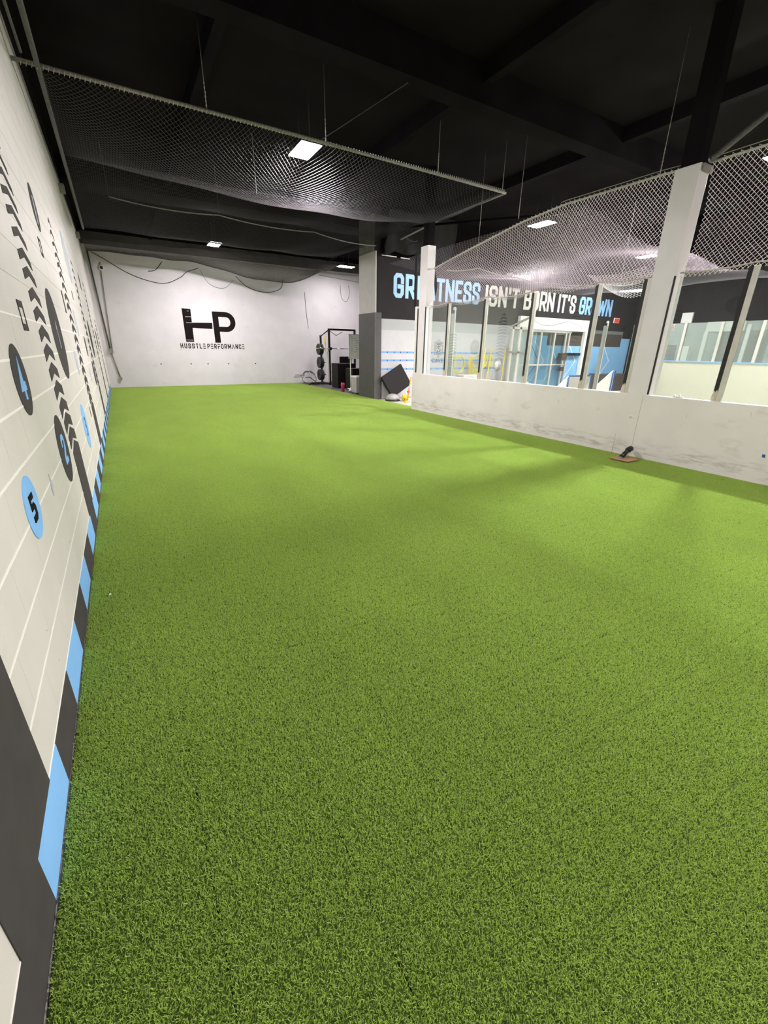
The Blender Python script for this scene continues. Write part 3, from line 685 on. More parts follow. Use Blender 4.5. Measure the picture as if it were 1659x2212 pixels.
def cablepts(pts, sag, n=10):
    out = []
    for a, b in zip(pts[:-1], pts[1:]):
        a = Vector(a); b = Vector(b)
        for i in range(n):
            t = i / n; p = a.lerp(b, t); p.z -= sag * 4 * t * (1 - t); out.append(p)
    out.append(Vector(pts[-1])); return out
tag(MB().tube(cablepts([(0.40, 11.6, 4.26), (2.5, 11.6, 4.24), (4.8, 11.6, 4.2), (6.73, 11.85, 4.16)], 0.06), 0.011, 6).build('net_cable', m_pipe), 'slack cable crossing the black net behind its first belly', 'cable')
tag(MB().tube(cablepts([(-0.3, 18.98, 4.42), (3.2, 18.98, 4.55), (6.2, 18.98, 4.52), (9.9, 18.98, 4.52)], 0.02), 0.014, 6).build('net_cable', m_rope), 'pale cable along the top of the back wall above the belly of net', 'cable')
tag(MB().tube(cablepts([(8.0, 18.98, 4.4), (10.85, 18.98, 4.2)], 0.0), 0.012, 6).build('net_cable', m_rope), 'short pale cable below the light left of the dark column', 'cable')
tag(MB().tube(cablepts([(6.75, 10.4, 4.12), (7.4, 10.8, 4.18), (6.9, 11.9, 4.0)], 0.05), 0.009, 6).build('net_cable', m_krope), 'dark slack cable running from the net frame to the dark column', 'cable')
# hangers
def hanger(p0, p1, label, r=0.006, chain=True, m=None):
    t = thing('hanging_rod', label, 'hanger', p0, 'rods and chains hanging from the ceiling')
    p0 = Vector(p0); p1 = Vector(p1)
    part(MB().tube([p0, p1], r * 0.7, 6).build('rod', m or m_pipe), t)
    if chain:
        mb = MB(); d = (p0 - p1); L_ = min(0.32, d.length); d.normalize()
        k = int(L_ / 0.022)
        for i in range(k):
            c = p1 + d * (0.01 + 0.022 * i); ax = Vector((1, 0, 0)) if i % 2 else Vector((0, 1, 0))
            mb.tube([c + d * 0.014 * math.cos(a) + ax * 0.007 * math.sin(a) for a in [2 * PI * q / 8 for q in range(8)]], 0.0024, 4, closed=True)
        part(mb.build('chain', m_rope), t)
hanger((1.50, 6.98, ZC), (1.50, 6.98, 4.22), 'rod holding the net pipe nearest the left wall')
hanger((3.12, 6.98, ZC), (3.12, 6.98, 4.21), 'chain holding the net pipe beside the largest light')
hanger((5.15, 6.98, ZC), (5.15, 6.98, 4.21), 'rod holding the net pipe left of its corner')
hanger((6.66, 7.0, ZC), (6.66, 7.0, 4.20), 'rod holding the corner of the net pipe')
hanger((2.84, 9.67, ZC), (2.84, 9.67, 4.22), 'rod pinning the black net up behind the largest light')
hanger((0.40, 11.6, ZC), (0.40, 11.6, 4.26), 'thin rod holding the slack cable near the left wall', chain=False, m=m_dpipe)
hanger((2.52, 11.6, ZC), (2.52, 11.6, 4.24), 'thin rod holding the middle of the slack cable', chain=False, m=m_dpipe)
hanger((7.35, 10.4, ZC), (7.35, 10.4, 4.2), 'thin rod above the far column with a forked wire end', chain=False, m=m_dpipe)
hanger((6.62, 4.02, ZC), (6.62, 4.02, 3.69), 'rod holding the right net rope left of the near column')
hanger((6.62, 6.48, ZC), (6.62, 6.48, 3.70), 'rod holding the right net rope left of the rink light')
hanger((6.85, 7.75, ZC), (6.85, 7.75, 3.25), 'long rod reaching down behind the far end of the right net', chain=False)
hanger((6.95, 4.5, 3.55), (6.95, 4.5, 2.50), 'short white cord lifting the back edge of the net near the column', chain=False, m=m_rope)
tag(MB().tube([(3.85, 5.96, 4.70), (3.05, 6.95, 4.26)], 0.005, 5).build('stay_wire', m_dpipe), 'thin slanting wire coming down to the chain beside the largest light', 'wire')

# right vertical net
NXR = 6.62
TOP = [(-3.9, 3.75), (0.0, 3.70), (2.0, 3.66), (3.35, 3.65), (4.0, 3.68), (5.5, 3.69), (6.4, 3.62), (7.2, 3.50), (8.0, 3.38), (8.95, 3.22)]
def ztop(y):
    for (a, za), (b, zb) in zip(TOP[:-1], TOP[1:]):
        if y <= b: t = (y - a) / (b - a); return za + (zb - za) * t
    return TOP[-1][1]
PST = [-3.42, -2.22, -1.02, 0.18, 1.38, 2.58, 3.58, 4.55, 5.79, 7.0, 8.17, 9.1]
def zlow(y):
    for a, b in zip(PST[:-1], PST[1:]):
        if a <= y <= b: t = (y - a) / (b - a); return 2.475 - 0.05 * 4 * t * (1 - t) * (0.6 if y < 5 else 1.0)
    return 2.47
def sright(u, v):
    y = -3.9 + u; t = v / 1.2; zt = ztop(y); zb = zlow(y) - 0.05
    z = zt + (zb - zt) * t
    bel = 0.38 * math.exp(-((y - 6.9) / 1.2) ** 2) + 0.10 + 0.04 * math.sin(y * 2.3)
    x = NXR + bel * math.sin(PI * t) - 0.10 * t
    return (x, y, z - 0.12 * math.exp(-((y - 6.9) / 1.2) ** 2) * math.sin(PI * t))

for ya, yb, lab in ((3.76, 8.95, 'left of the near column, above the longer run of glass'), (-3.9, 3.41, 'right of the near column, closest to the camera')):
    rn = net_mesh('side_net', lambda u, v: sright(u + ya + 3.9, v), yb - ya, 1.2, 0.040, 0.0031, m_netw)
    tag(rn, 'pale netting strung %s' % lab, 'net')
    ys = [ya + (yb - ya) * i / 40 for i in range(41)]
    rt = thing('net_rope', 'pale laced top rope of the netting %s' % lab.split(',')[0], 'rope', (NXR, (ya + yb) / 2, 3.65))
    part(MB().tube([(NXR, y, ztop(y)) for y in ys], 0.013, 6).build('rope', m_rope), rt)
    part(MB().tube([(NXR, y, min(ztop(min(y, 5.6)) + 0.05, 3.76)) for y in ys if y < 5.7], 0.005, 5).build('stay_wire', m_pipe), rt)
    mb = MB(); lace = []
    for i in range(150):
        y = ya + 0.03 + i * 0.085
        if y > yb - 0.08: break
        z = ztop(y); lace += [(NXR - 0.014, y, z + 0.026), (NXR + 0.014, y + 0.008, z + 0.012), (NXR + 0.004, y + 0.014, z - 0.036), (NXR - 0.014, y + 0.03, z - 0.008)]
    mb.tube(lace, 0.0032, 4, False)
    part(mb.build('lacing_cord', m_rope), rt)
    tag(MB().tube([(XR + 0.075, y, zlow(y)) for y in [ya + (yb - ya) * i / 70 for i in range(71)]], 0.009, 6).build('hem_rope', m_rope), 'thin scalloped bottom rope of the netting %s' % lab.split(',')[0], 'rope')
tag(MB().tube(cablepts([(7.0, 8.95, 3.22), (7.3, 8.2, 3.2), (7.9, 7.6, 3.0), (8.5, 7.0, 2.85), (8.6, 5.8, 2.72), (7.6, 4.6, 2.55)], 0.03, 6), 0.009, 6).build('net_rope', m_rope), 'slack white rope curving behind the right netting', 'rope')
# loose hem of netting behind pane near the column
def shem(u, v):
    t = u / 0.95; s = v / 0.35; return (6.62 + 0.6 * s, 3.95 + 0.95 * t, 2.62 - 0.16 * s - 0.12 * math.sin(PI * t) * (0.4 + s))
tag(net_mesh('loose_net', shem, 0.95, 0.35, 0.035, 0.002, m_netw), 'loose white hem of net hanging behind the glass left of the near column', 'net')
# net ceiling over the rink
def srink(u, v):
    x = 6.75 + u; y = 5.2 + v
    return (x, y, 3.60 - 0.35 * math.sin(PI * min(1, u / 10.1)) ** 0.7 * (0.75 + 0.25 * math.sin(y * 1.6)) + 0.05 * math.sin(2 * x))
tag(net_mesh('rink_net', srink, 10.1, 6.0, 0.06, 0.0022, mat('dim_net', (0.17, 0.14, 0.16), 0.6)), 'pale net spread as a ceiling over the neighbouring rink', 'net')
# loops of black rope on the back wall
def loop(pts, label, r=0.011):
    P = [Vector((x, YB - 0.013, z)) for x, z in pts]; out = []
    for i in range(len(P) - 1):
        p0 = P[max(0, i - 1)]; p1 = P[i]; p2 = P[i + 1]; p3 = P[min(len(P) - 1, i + 2)]
        for k in range(8):
            t = k / 8; out.append(0.5 * ((2 * p1) + (p2 - p0) * t + (2 * p0 - 5 * p1 + 4 * p2 - p3) * t * t + (3 * p1 - p0 - 3 * p2 + p3) * t ** 3))
    out.append(P[-1]); return tag(MB().tube(out, r, 6).build('hanging_rope', m_krope), label, 'rope', 'loose ropes on the back wall')
loop([(-0.16, 4.38), (0.2, 4.18), (0.85, 3.82), (1.5, 3.63), (2.0, 3.62), (2.5, 3.85), (2.75, 4.05), (3.15, 4.2)], 'longest rope drooping from the top left corner of the back wall')
loop([(1.45, 3.95), (1.7, 4.02), (1.95, 4.3)], 'short faint rope left of the longest loop top')
loop([(4.5, 4.05), (4.9, 3.72), (5.4, 3.58), (5.9, 3.6), (6.3, 3.78), (6.4, 4.1)], 'rope loop drooping under the belly of net')
loop([(3.2, 4.15), (3.5, 3.7), (4.0, 3.6), (4.4, 3.9)], 'thin rope loop above the letter P', 0.005)
loop([(7.32, 3.7), (7.35, 2.9), (7.42, 2.28)], 'thin straight cord hanging below the belly of net', 0.006)
loop([(9.0, 4.1), (9.05, 3.6), (9.3, 3.45), (9.45, 3.8), (9.4, 4.1)], 'small rope ring hanging above the rack area', 0.007)

tag(MB().tube([(6.48, 9.46, 3.62), (6.49, 9.48, 3.2), (6.47, 9.46, 2.8), (6.49, 9.47, 2.44)], [0.022, 0.03, 0.026, 0.02], 8).build('net_roll', m_dfab), 'rolled dark netting hanging down the left edge of the far column', 'net')
# camera on back wall
t = thing('security_camera', 'small white dome camera high on the left of the back wall', 'camera', (0.04, YB - 0.03, 3.93))
part(MB().lathe([(0.02, 0), (0.085, 0.0), (0.085, 0.04), (0.07, 0.055), (0.03, 0.06)], (0.04, YB, 3.93), 'y', 24).build('mount', m_wht), t).rotation_euler = (0, 0, 0)
for o in list(t.children):
    o.data.transform(Matrix.Translation((0, YB, 0)) @ Matrix.Scale(-1, 4, (0, 1, 0)) @ Matrix.Translation((0, -YB, 0))); o.data.flip_normals()
part(MB().lathe([(0.045, -0.10), (0.05, -0.08), (0.05, -0.055)], (0.04, YB, 3.93), 'y', 20).build('lens', m_blk), t)
# conduit in the left corner
t = thing('conduit', 'grey conduit pipe with a junction box running down the back wall by the left corner', 'pipe', (-0.2, YB - 0.03, 0.2))
part(MB().tube([(0.02, YB - 0.03, 4.1), (-0.14, YB - 0.03, 1.35)], 0.014, 8).build('thin_pipe', m_pipe), t)
part(MB().tube([(-0.28, YB - 0.04, 4.4), (-0.20, YB - 0.04, 1.3)], 0.022, 8).build('pipe', m_dpipe), t)
part(MB().box(-0.24, -0.12, YB - 0.11, YB, 1.20, 1.36).build('junction_box', m_pipe, bevel=0.005), t)
part(MB().tube([(-0.18, YB - 0.04, 1.2), (-0.06, YB - 0.04, 0.36)], 0.022, 8).build('pipe', m_pipe), t)
part(MB().cbox((-0.05, YB - 0.05, 0.33), (0.09, 0.08, 0.10)).build('outlet_box', m_pipe), t)
# small bracket boxes at top of left wall
for y, z, lb in ((11.9, 4.35, 'upper'), (16.0, 4.3, 'lower')):
    tag(MB().box(XL, XL + 0.09, y - 0.08, y + 0.08, z - 0.08, z + 0.06).build('wall_bracket', m_pipe, bevel=0.006), 'small pale bracket high on the left wall, %s of the two' % ('nearer' if lb == 'upper' else 'farther'), 'bracket')

# ================================================================= rack area
t = thing('squat_rack', 'black steel squat rack against the back wall with plates on its side', 'rack', (8.1, 18.0, 0))
def up(x, y, z1, m=m_blk): return MB().box(x - 0.035, x + 0.035, y - 0.035, y + 0.035, 0.0, z1)
part(up(7.62, 17.3, 2.22).build('upright', m_blk), t); part(up(8.80, 17.3, 2.22).build('upright', m_blk), t)
part(up(7.75, 18.5, 2.00).build('upright', m_blk), t)
part(MB().box(7.585, 8.835, 17.27, 17.33, 2.16, 2.23).build('crossmember', m_blk), t)
for x0, x1 in ((7.62, 7.75),):
    part(MB().tube([(x0, 17.3, 0.05), (x1, 18.5, 0.05)], 0.035, 4).build('base_rail', m_blk), t)
    part(MB().tube([(x0, 17.3, 2.18), (x1, 18.5, 1.96)], 0.03, 4).build('top_rail', m_blk), t)
part(MB().box(7.50, 7.575, 17.26, 17.30, 0.14, 1.34).build('face_plate', m_wht), t, 'white strip on the front upright')
part(MB().tube([(7.64, 17.24, 2.13), (7.9, 17.2, 1.97), (8.2, 17.2, 2.12)], 0.012, 6).build('pull_up_strap', m_blk), t)
for x in (7.62, 8.8):
    mb = MB(); mb.box(x - 0.05, x + 0.05, 17.16, 17.27, 1.40, 1.44); mb.box(x - 0.05, x + 0.05, 17.15, 17.17, 1.40, 1.52)
    part(mb.build('bar_hook', m_blk), t)
mb = MB(); mb.box(7.66, 7.90, 17.2, 17.25, 0.52, 0.57); mb.box(7.86, 7.90, 17.2, 17.25, 0.52, 0.66); part(mb.build('safety_arm', m_blk), t)
for z in (1.43, 0.90, 0.40): part(MB().tube([(7.68, 17.9, z), (7.30, 17.9, z)], 0.02, 8).build('plate_peg', m_blk), t)
def plate(x, y, z, r, label):
    o = MB().lathe([(0.025, -0.02), (r * 0.5, -0.02), (r * 0.55, -0.035), (r - 0.01, -0.04), (r, -0.03), (r, 0.03), (r - 0.01, 0.04), (r * 0.55, 0.035), (r * 0.5, 0.02), (0.025, 0.02)], (x, y, z), 'x', 28)
    return tag(o.build('weight_plate', m_plate), label, 'weight', 'weight plates stored on the rack')
for i, z in enumerate((1.43, 0.90, 0.40)):
    nm = ('topmost', 'middle', 'bottom')[i]
    plate(7.40, 17.9, z, 0.225, '%s black weight plate on the rack side, outer one' % nm)
    plate(7.50, 17.9, z, 0.225, '%s black weight plate on the rack side, inner one' % nm)
t = thing('barbell', 'chrome barbell resting on the squat rack hooks', 'barbell', (8.2, 17.215, 1.465))
part(MB().tube([(7.35, 17.215, 1.465), (9.07, 17.215, 1.465)], 0.015, 10).build('bar', m_chrome), t)
for s, x in ((1, 7.35), (-1, 9.07)): part(MB().tube([(x, 17.215, 1.465), (x - s * 0.36, 17.215, 1.465)], 0.030, 12).build('sleeve', m_chrome), t); part(MB().tube([(x - 0.01, 17.215, 1.465), (x + 0.02, 17.215, 1.465)], 0.045, 12).build('collar', m_chrome), t)
t = thing('resistance_band', 'yellow and white bands hanging from the rack', 'band', (7.52, 17.5, 1.9))
part(MB().tube([(7.50, 17.45, 1.92), (7.46, 17.44, 1.70), (7.50, 17.44, 1.55), (7.55, 17.45, 1.72), (7.52, 17.45, 1.92)], 0.022, 6).build('yellow_loop', m_yel), t)
part(MB().tube([(7.50, 17.44, 1.88), (7.47, 17.42, 1.45), (7.52, 17.42, 1.30), (7.56, 17.43, 1.5), (7.53, 17.44, 1.88)], 0.016, 6).build('white_loop', m_wht), t)
# trap bars on the floor by the wall
def hexbar(x0, x1, y, zc, h, tilt, label):
    t = thing('trap_bar', label, 'barbell', ((x0 + x1) / 2, y, 0.03), 'chrome trap bars leaning by the back wall')
    c = (x0 + x1) / 2
    P = [(x0, zc - h * .25), (x0 + 0.10, zc + h * .3), (x0 + 0.22, zc + h * .5), (x1 - 0.25, zc + h * .5), (x1 - 0.08, zc + h * .3), (x1, zc - h * .1), (x1 - 0.08, zc - h * .45), (x1 - .25, zc - h * .5), (x0 + .15, zc - h * .5)]
    part(MB().tube([(x, y + tilt * (z - zc), z) for x, z in P], 0.020, 8, closed=True).build('frame', m_chrome), t)
    part(MB().tube([(x0 + 0.15, y - .02, zc), (x1 - 0.3, y - .02, zc), (x1 - .1, y - .02, zc - h * .35)], 0.016, 8).build('handle', m_chrome), t)
    return t
hexbar(6.72, 7.42, 18.35, 0.28, 0.50, 0.3, 'front chrome trap bar leaning low against the back wall')
hexbar(6.78, 7.48, 18.50, 0.26, 0.46, 0.3, 'middle chrome trap bar leaning low against the back wall')
hexbar(6.84, 7.52, 18.65, 0.25, 0.44, 0.3, 'rear chrome trap bar leaning low against the back wall')
for z, y, lb in ((0.375, 18.3, 'upper'), (0.30, 18.45, 'lower')):
    tag(MB().tube([(6.42, y, z), (6.85, y, z)], 0.027, 10).build('bar_sleeve', m_chrome if lb == 'upper' else m_greyp), '%s chrome bar end sticking out left of the trap bars' % lb, 'barbell')
rr = random.Random(9)
for i in range(6):
    x = 6.86 + 0.11 * i; y = 17.6 + 0.08 * (i % 3)
    mb = MB(); mb.tube([(x - 0.1, y, 0.03), (x, y + .05, 0.06 + 0.03 * (i % 2)), (x + .09, y, 0.09), (x + .2, y - .04, 0.04)], [0.02, 0.035, 0.03, 0.022], 8)
    tag(mb.build('ankle_strap', m_blk), 'black training strap lying in the heap in front of the trap bars', 'strap', 'heap of black straps')
# whiteboard on wheeled stand
t = thing('whiteboard', 'mobile whiteboard with faint writing half hidden by the dark column', 'whiteboard', (7.7, 14.5, 0))
part(MB().box(7.16, 8.35, 14.49, 14.51, 1.14, 1.93).build('board', mat('dry_wipe_white', (0.93, 0.92, 0.88), 0.3)), t)
mb = MB(); mb.box(7.14, 7.17, 14.48, 14.52, 1.12, 1.95); mb.box(8.34, 8.37, 14.48, 14.52, 1.12, 1.95); mb.box(7.14, 8.37, 14.48, 14.52, 1.93, 1.95); mb.box(7.14, 8.37, 14.48, 14.52, 1.12, 1.14)
part(mb.build('board_frame', m_alu), t)
for i in range(12):
    mb = MB(); z = 1.86 - i * 0.055; mb.prism([(7.22, z), (7.30, z - .003), (7.30, z + .008), (7.22, z + .008)], lambda u, v, d: (u, 14.49 - d, v), 0, 0.002); part(mb.build('written_line', m_greyp), t)
for i in range(7):
    mb = MB(); z = 1.80 - i * 0.075; x = 7.34 + 0.03 * (i % 3); mb.prism([(x, z), (x + .13, z + .02), (x + .13, z + .032), (x, z + .012)], lambda u, v, d: (u, 14.49 - d, v), 0, 0.002); part(mb.build('written_line', m_greyp), t)
for x in (7.2, 8.31):
    part(MB().tube([(x, 14.5, 1.12), (x, 14.5, 0.07)], 0.02, 8).build('leg', m_wht), t)
    part(MB().tube([(x, 14.25, 0.08), (x, 14.75, 0.08)], 0.02, 8).build('foot', m_wht), t)
    for y in (14.27, 14.73): part(MB().lathe([(0.01, -0.015), (0.035, -0.015), (0.035, 0.015), (0.01, 0.015)], (x + 0.03, y, 0.035), 'x', 14).build('caster', m_blk), t)
part(MB().tube([(7.2, 14.5, 0.40), (8.31, 14.5, 0.40)], 0.02, 8).build('cross_rail', m_wht), t)
# bins and boxes
def crate(x0, x1, y0, y1, h, label, digits=False):
    t = thing('plyo_box', label, 'box', ((x0 + x1) / 2, (y0 + y1) / 2, 0), 'black foam jump boxes')
    part(MB().box(x0, x1, y0, y1, 0.008, h).build('block', m_vinyl, bevel=0.02), t)
    if digits:
        pl = text_polys('12', -0.09, 0.09, -0.05, 0.05, 0.022, 0.03, 0)
        mb = MB()
        for p in pl: mb.prism([(x0 + 0.16 - q[1], 0.30 + q[0]) for q in [(a[0], a[1]) for a in p]], lambda u, v, d: (u, y0 - d, v), 0, 0.003)
        part(mb.build('printed_number', m_wht), t)
crate(7.24, 8.0, 15.7, 16.3, 0.93, 'taller black foam box left of the whiteboard leg')
crate(7.40, 8.15, 14.75, 15.35, 0.78, 'black foam box with a white 12 behind the whiteboard stand', True)
t = thing('black_chair', 'black seat back showing under the whiteboard', 'chair', (8.15, 16.8, 0))
part(MB().box(7.95, 8.50, 17.0, 17.06, 0.72, 1.16).build('backrest', m_vinyl, bevel=0.02), t); part(MB().box(7.95, 8.50, 16.5, 17.0, 0.42, 0.50).build('seat', m_vinyl, bevel=0.02), t)
for x in (8.0, 8.45):
    for y in (16.55, 17.0): part(MB().tube([(x, y, 0.01), (x, y, 0.45)], 0.015, 6).build('leg', m_blk), t)
    part(MB().tube([(x, 17.0, 0.45), (x, 17.05, 0.8)], 0.015, 6).build('back_post', m_blk), t)
t = thing('speaker_cabinet', 'light grey upright cabinet on casters beside the dark column', 'cabinet', (7.02, 13.55, 0))
part(MB().box(6.84, 7.22, 13.35, 13.75, 0.05, 0.60).build('body', m_greyp, bevel=0.02), t)
part(MB().box(6.835, 7.225, 13.345, 13.755, 0.555, 0.605).build('lid', m_wht, bevel=0.012), t)
for x in (6.88, 7.18):
    for y in (13.4, 13.7): part(MB().lathe([(0.005, -0.012), (0.028, -0.012), (0.028, 0.012), (0.005, 0.012)], (x, y, 0.034), 'x', 14).build('caster', m_blk), t)
t = thing('shoe_brush', 'small white and black object on the floor left of the grey cabinet', 'shoe', (6.98, 14.1, 0))
part(MB().tube([(6.95, 14.1, 0.04), (7.0, 14.12, 0.09), (7.03, 14.12, 0.17)], [0.045, 0.05, 0.03], 8).build('upper', m_wht), t); part(MB().tube([(6.92, 14.08, 0.022), (7.05, 14.12, 0.022)], 0.02, 8).build('sole', m_blk), t)
t = thing('shaker_bottle', 'magenta shaker bottle with a coral lid at the turf edge', 'bottle', (6.82, 14.42, 0))
part(MB().lathe([(0.052, 0.006), (0.058, 0.03), (0.064, 0.17), (0.066, 0.22)], (6.84, 14.42, 0), 'z', 20).build('body', m_pink), t)
mb = MB(); mb.lathe([(0.068, 0.22), (0.070, 0.27), (0.060, 0.295), (0.03, 0.30)], (6.84, 14.42, 0), 'z', 20); mb.lathe([(0.022, 0.29), (0.022, 0.33), (0.018, 0.335)], (6.80, 14.42, 0), 'z', 12); part(mb.build('lid', m_red), t)
part(MB().tube([(6.80, 14.36, 0.30), (6.84, 14.34, 0.325), (6.88, 14.36, 0.30)], 0.008, 6).build('carry_loop', m_red), t)

# ================================================================= things past the end of the half wall
mtx = Matrix.Rotation(math.radians(-27), 4, 'Y') @ Matrix.Identity(4)
t = tag(MB().cbox((0, 0, 0), (0.88, 0.07, 0.72)).build('crash_pad', m_vinyl, bevel=0.03), 'square black padded mat tipped on its corner against the white wall', 'mat')
t.matrix_world = Matrix.Translation((7.42, 11.72, 0.545)) @ Matrix.Rotation(math.radians(-13), 4, 'X') @ Matrix.Rotation(math.radians(-28), 4, 'Y')
t = thing('balance_trainer', 'grey half ball balance trainer beside the dark column', 'ball', (7.07, 11.36, 0))
part(MB().lathe([(0.23, 0.0), (0.235, 0.03), (0.22, 0.045)], (7.07, 11.36, -0.01), 'z', 28).build('base', m_blk), t)
part(MB().lathe([(0.215, 0.04), (0.20, 0.10), (0.16, 0.16), (0.09, 0.20), (0.02, 0.21)], (7.07, 11.36, -0.01), 'z', 28).build('dome', m_greyp), t)
tag(MB().box(6.99, 7.32, 11.88, 11.96, -0.012, 0.50).build('foam_block', m_greyp, bevel=0.02), 'grey foam block between the dark column and the black mat', 'block')
t = thing('spotted_ball', 'yellow ball with black spots on the bare floor', 'ball', (7.36, 11.12, 0.09))
bc = Vector((7.36, 11.12, 0.092))
part(MB().lathe([(0.104 * math.sin(PI * i / 16) + 1e-4, -0.104 * math.cos(PI * i / 16)) for i in range(17)], bc, 'z', 28).build('shell', m_yel), t)
g = (1 + 5 ** .5) / 2
for v in [(0, 1, g), (0, -1, g), (0, 1, -g), (0, -1, -g), (1, g, 0), (-1, g, 0), (1, -g, 0), (-1, -g, 0), (g, 0, 1), (-g, 0, 1), (g, 0, -1), (-g, 0, -1)]:
    n = Vector(v).normalized(); n.rotate(Matrix.Rotation(0.4, 3, 'X')); a = n.orthogonal().normalized(); b = n.cross(a)
    mb = MB(); mb.add([bc + n * 0.1045 + (a * math.cos(q) + b * math.sin(q)) * 0.018 for q in [2 * PI * k / 6 for k in range(6)]], [tuple(range(6))]); part(mb.build('spot', m_blk, recalc=False), t)
t = thing('hurdle_pole', 'orange training pole leaning by the end of the half wall', 'pole', (7.2, 10.75, 0))
part(MB().tube([(7.20, 10.75, 0.0), (7.36, 10.8, 0.72)], 0.018, 8).build('pole', m_org), t)
part(MB().tube([(7.08, 10.7, 0.0), (7.20, 10.75, 0.03), (7.31, 10.78, 0.0)], 0.022, 8).build('foot', m_yel), t)
part(MB().cbox((7.26, 10.77, 0.30), (0.06, 0.05, 0.06)).build('clip', m_red), t)
tag(MB().tube([(7.38 + 0.025 * math.sin(i * 1.3), 11.0 - 0.01 * i, 0.02 + 0.03 * abs(math.sin(i * 0.9)) + 0.012 * i) for i in range(12)], 0.014, 6).build('coiled_band', m_lime), 'yellow coiled band between the ball and the orange pole', 'band')
# plate with stub on turf
t = thing('floor_plate', 'brown square plate with a black pipe stub on the turf by the half wall', 'plate', (6.12, 3.4, 0.02))
part(MB().box(5.98, 6.27, 3.24, 3.53, 0.018, 0.030).build('plate', m_tan), t)
part(MB().tube([(6.12, 3.42, 0.045), (6.24, 3.44, 0.09), (6.33, 3.46, 0.115)], [0.035, 0.033, 0.03], 10).build('pipe_stub', m_blk), t)
part(MB().tube([(6.31, 3.455, 0.115), (6.40, 3.465, 0.13)], 0.042, 10).build('black_cap', m_gask), t)
part(MB().cbox((6.12, 3.42, 0.038), (0.09, 0.05, 0.02)).build('bracket', m_pipe), t)

# ================================================================= rink side things
# yellow speed ladders, poles and hurdles against the white wall
t = thing('coiled_ladder', 'tangle of yellow agility ladders hung against the white wall', 'ladder', (10.3, 11.8, 0.9))
mb = MB(); rr = random.Random(4)
def ringpts(cx, cz, rx, rz, y): return [(cx + rx * math.cos(a) * (1 + .06 * math.sin(3 * a)), y, cz + rz * math.sin(a)) for a in [2 * PI * i / 22 for i in range(22)]]
for k in range(5): mb.tube(ringpts(10.75 + 0.02 * k, 1.02 + 0.02 * k, 0.27 + 0.02 * k, 0.30 - 0.015 * k, 11.80 - 0.025 * k), 0.014, 6, closed=True)
for k in range(3): mb.tube(ringpts(9.95 + 0.02 * k, 1.02, 0.25 - 0.02 * k, 0.30 - 0.02 * k, 11.82 - 0.03 * k), 0.012, 6, closed=True)
for k in range(3): mb.tube(ringpts(11.3 + 0.05 * k, 1.12, 0.16, 0.16, 11.82 - 0.03 * k), 0.013, 6, closed=True)
part(mb.build('webbing', m_lime), t)
mb = MB()
for k in range(5): mb.tube([(10.38 + 0.03 * k, 11.75, 1.32 - 0.02 * k), (10.36 + 0.03 * k, 11.72, 1.0), (10.42 + 0.02 * k, 11.75, 0.68)], 0.007, 6)
part(mb.build('rungs', m_yel), t)
for x0, x1, lb in ((10.98, 10.72, 'leftmost'), (11.28, 10.98, 'middle'), (11.95, 11.72, 'rightmost')):
    tag(MB().tube([(x1, 11.50, -0.01), (x0, 11.62, 1.56)], 0.021, 8).build('slalom_pole', m_yel), '%s yellow upright pole behind the glass' % lb, 'pole', 'yellow slalom poles')
for i, z in enumerate((0.50, 0.44)): tag(MB().tube([(10.35, 11.34, z - 0.10), (11.15, 11.34, z + 0.04)], 0.018, 8).build('hurdle_bar', m_org), '%s orange bar lying low behind the glass' % ('upper' if i == 0 else 'lower'), 'bar')
t = thing('equipment_bin', 'pale bin standing under the yellow ladders', 'bin', (10.3, 11.6, 0)); 
part(MB().prism([(9.95, -0.01), (10.5, -0.01), (10.62, 0.66), (9.9, 0.66)], lambda u, v, d: (u, 11.75 - d, v), 0, 0.35).build('bin_body', m_cloth, bevel=0.02), t)
part(MB().box(9.88, 10.64, 11.38, 11.77, 0.64, 0.69).build('rim', m_wht, bevel=0.008), t)
tag(MB().box(11.0, 12.4, 11.76, 11.96, -0.012, 0.48).build('storage_bench', m_greyp, bevel=0.02), 'light grey bench along the white wall behind the poles', 'bench')
tag(MB().box(8.95, 9.85, 11.7, 11.95, -0.012, 0.42).build('low_crate', m_brown, bevel=0.02), 'dark low crate under the wall emblem', 'crate')
tag(MB().lathe([(0.17, 0), (0.17, 0.02), (0.02, 0.03)], (11.98, 11.945, 0.98), 'y', 28).build('white_disc', m_wht), 'white round disc hung beside the rightmost yellow pole', 'disc')
# white framed doorway with glazed doors
dr = sroot('door_1', 'white framed doorway with glazed sliding doors', (14.7, 11.8, 0))
YD = 11.9
part(MB().box(12.74, 16.72, YD - 0.08, YD + 0.05, 2.24, 2.66).build('header', m_wht), dr)
part(MB().box(12.73, 12.92, YD - 0.08, YD + 0.05, 0, 2.24).build('jamb', m_wht), dr)
part(MB().box(16.56, 16.72, YD - 0.08, YD + 0.05, 0, 2.24).build('jamb', m_wht), dr)
part(MB().tube([(13.3, YD - 0.1, 2.57), (13.9, YD - .1, 2.40), (14.5, YD - .1, 2.40), (15.4, YD - .1, 2.60), (16.3, YD - .1, 2.36)], 0.006, 4).build('cable', m_pipe), dr)
part(MB().box(12.92, 15.75, YD - 0.05, YD + 0.02, 2.16, 2.24).build('door_track', m_alu), dr)
for x in (13.98, 14.75, 15.42, 15.62): part(MB().box(x, x + 0.07, YD - 0.05, YD + 0.0, 0, 2.2).build('door_stile', m_alu), dr)
part(MB().box(12.92, 15.6, YD - 0.04, YD, 0.96, 1.01).build('push_rail', m_alu), dr)
part(MB().box(15.45, 16.5, YD - 0.05, YD, 1.33, 1.43).build('dark_rail', m_blk), dr)
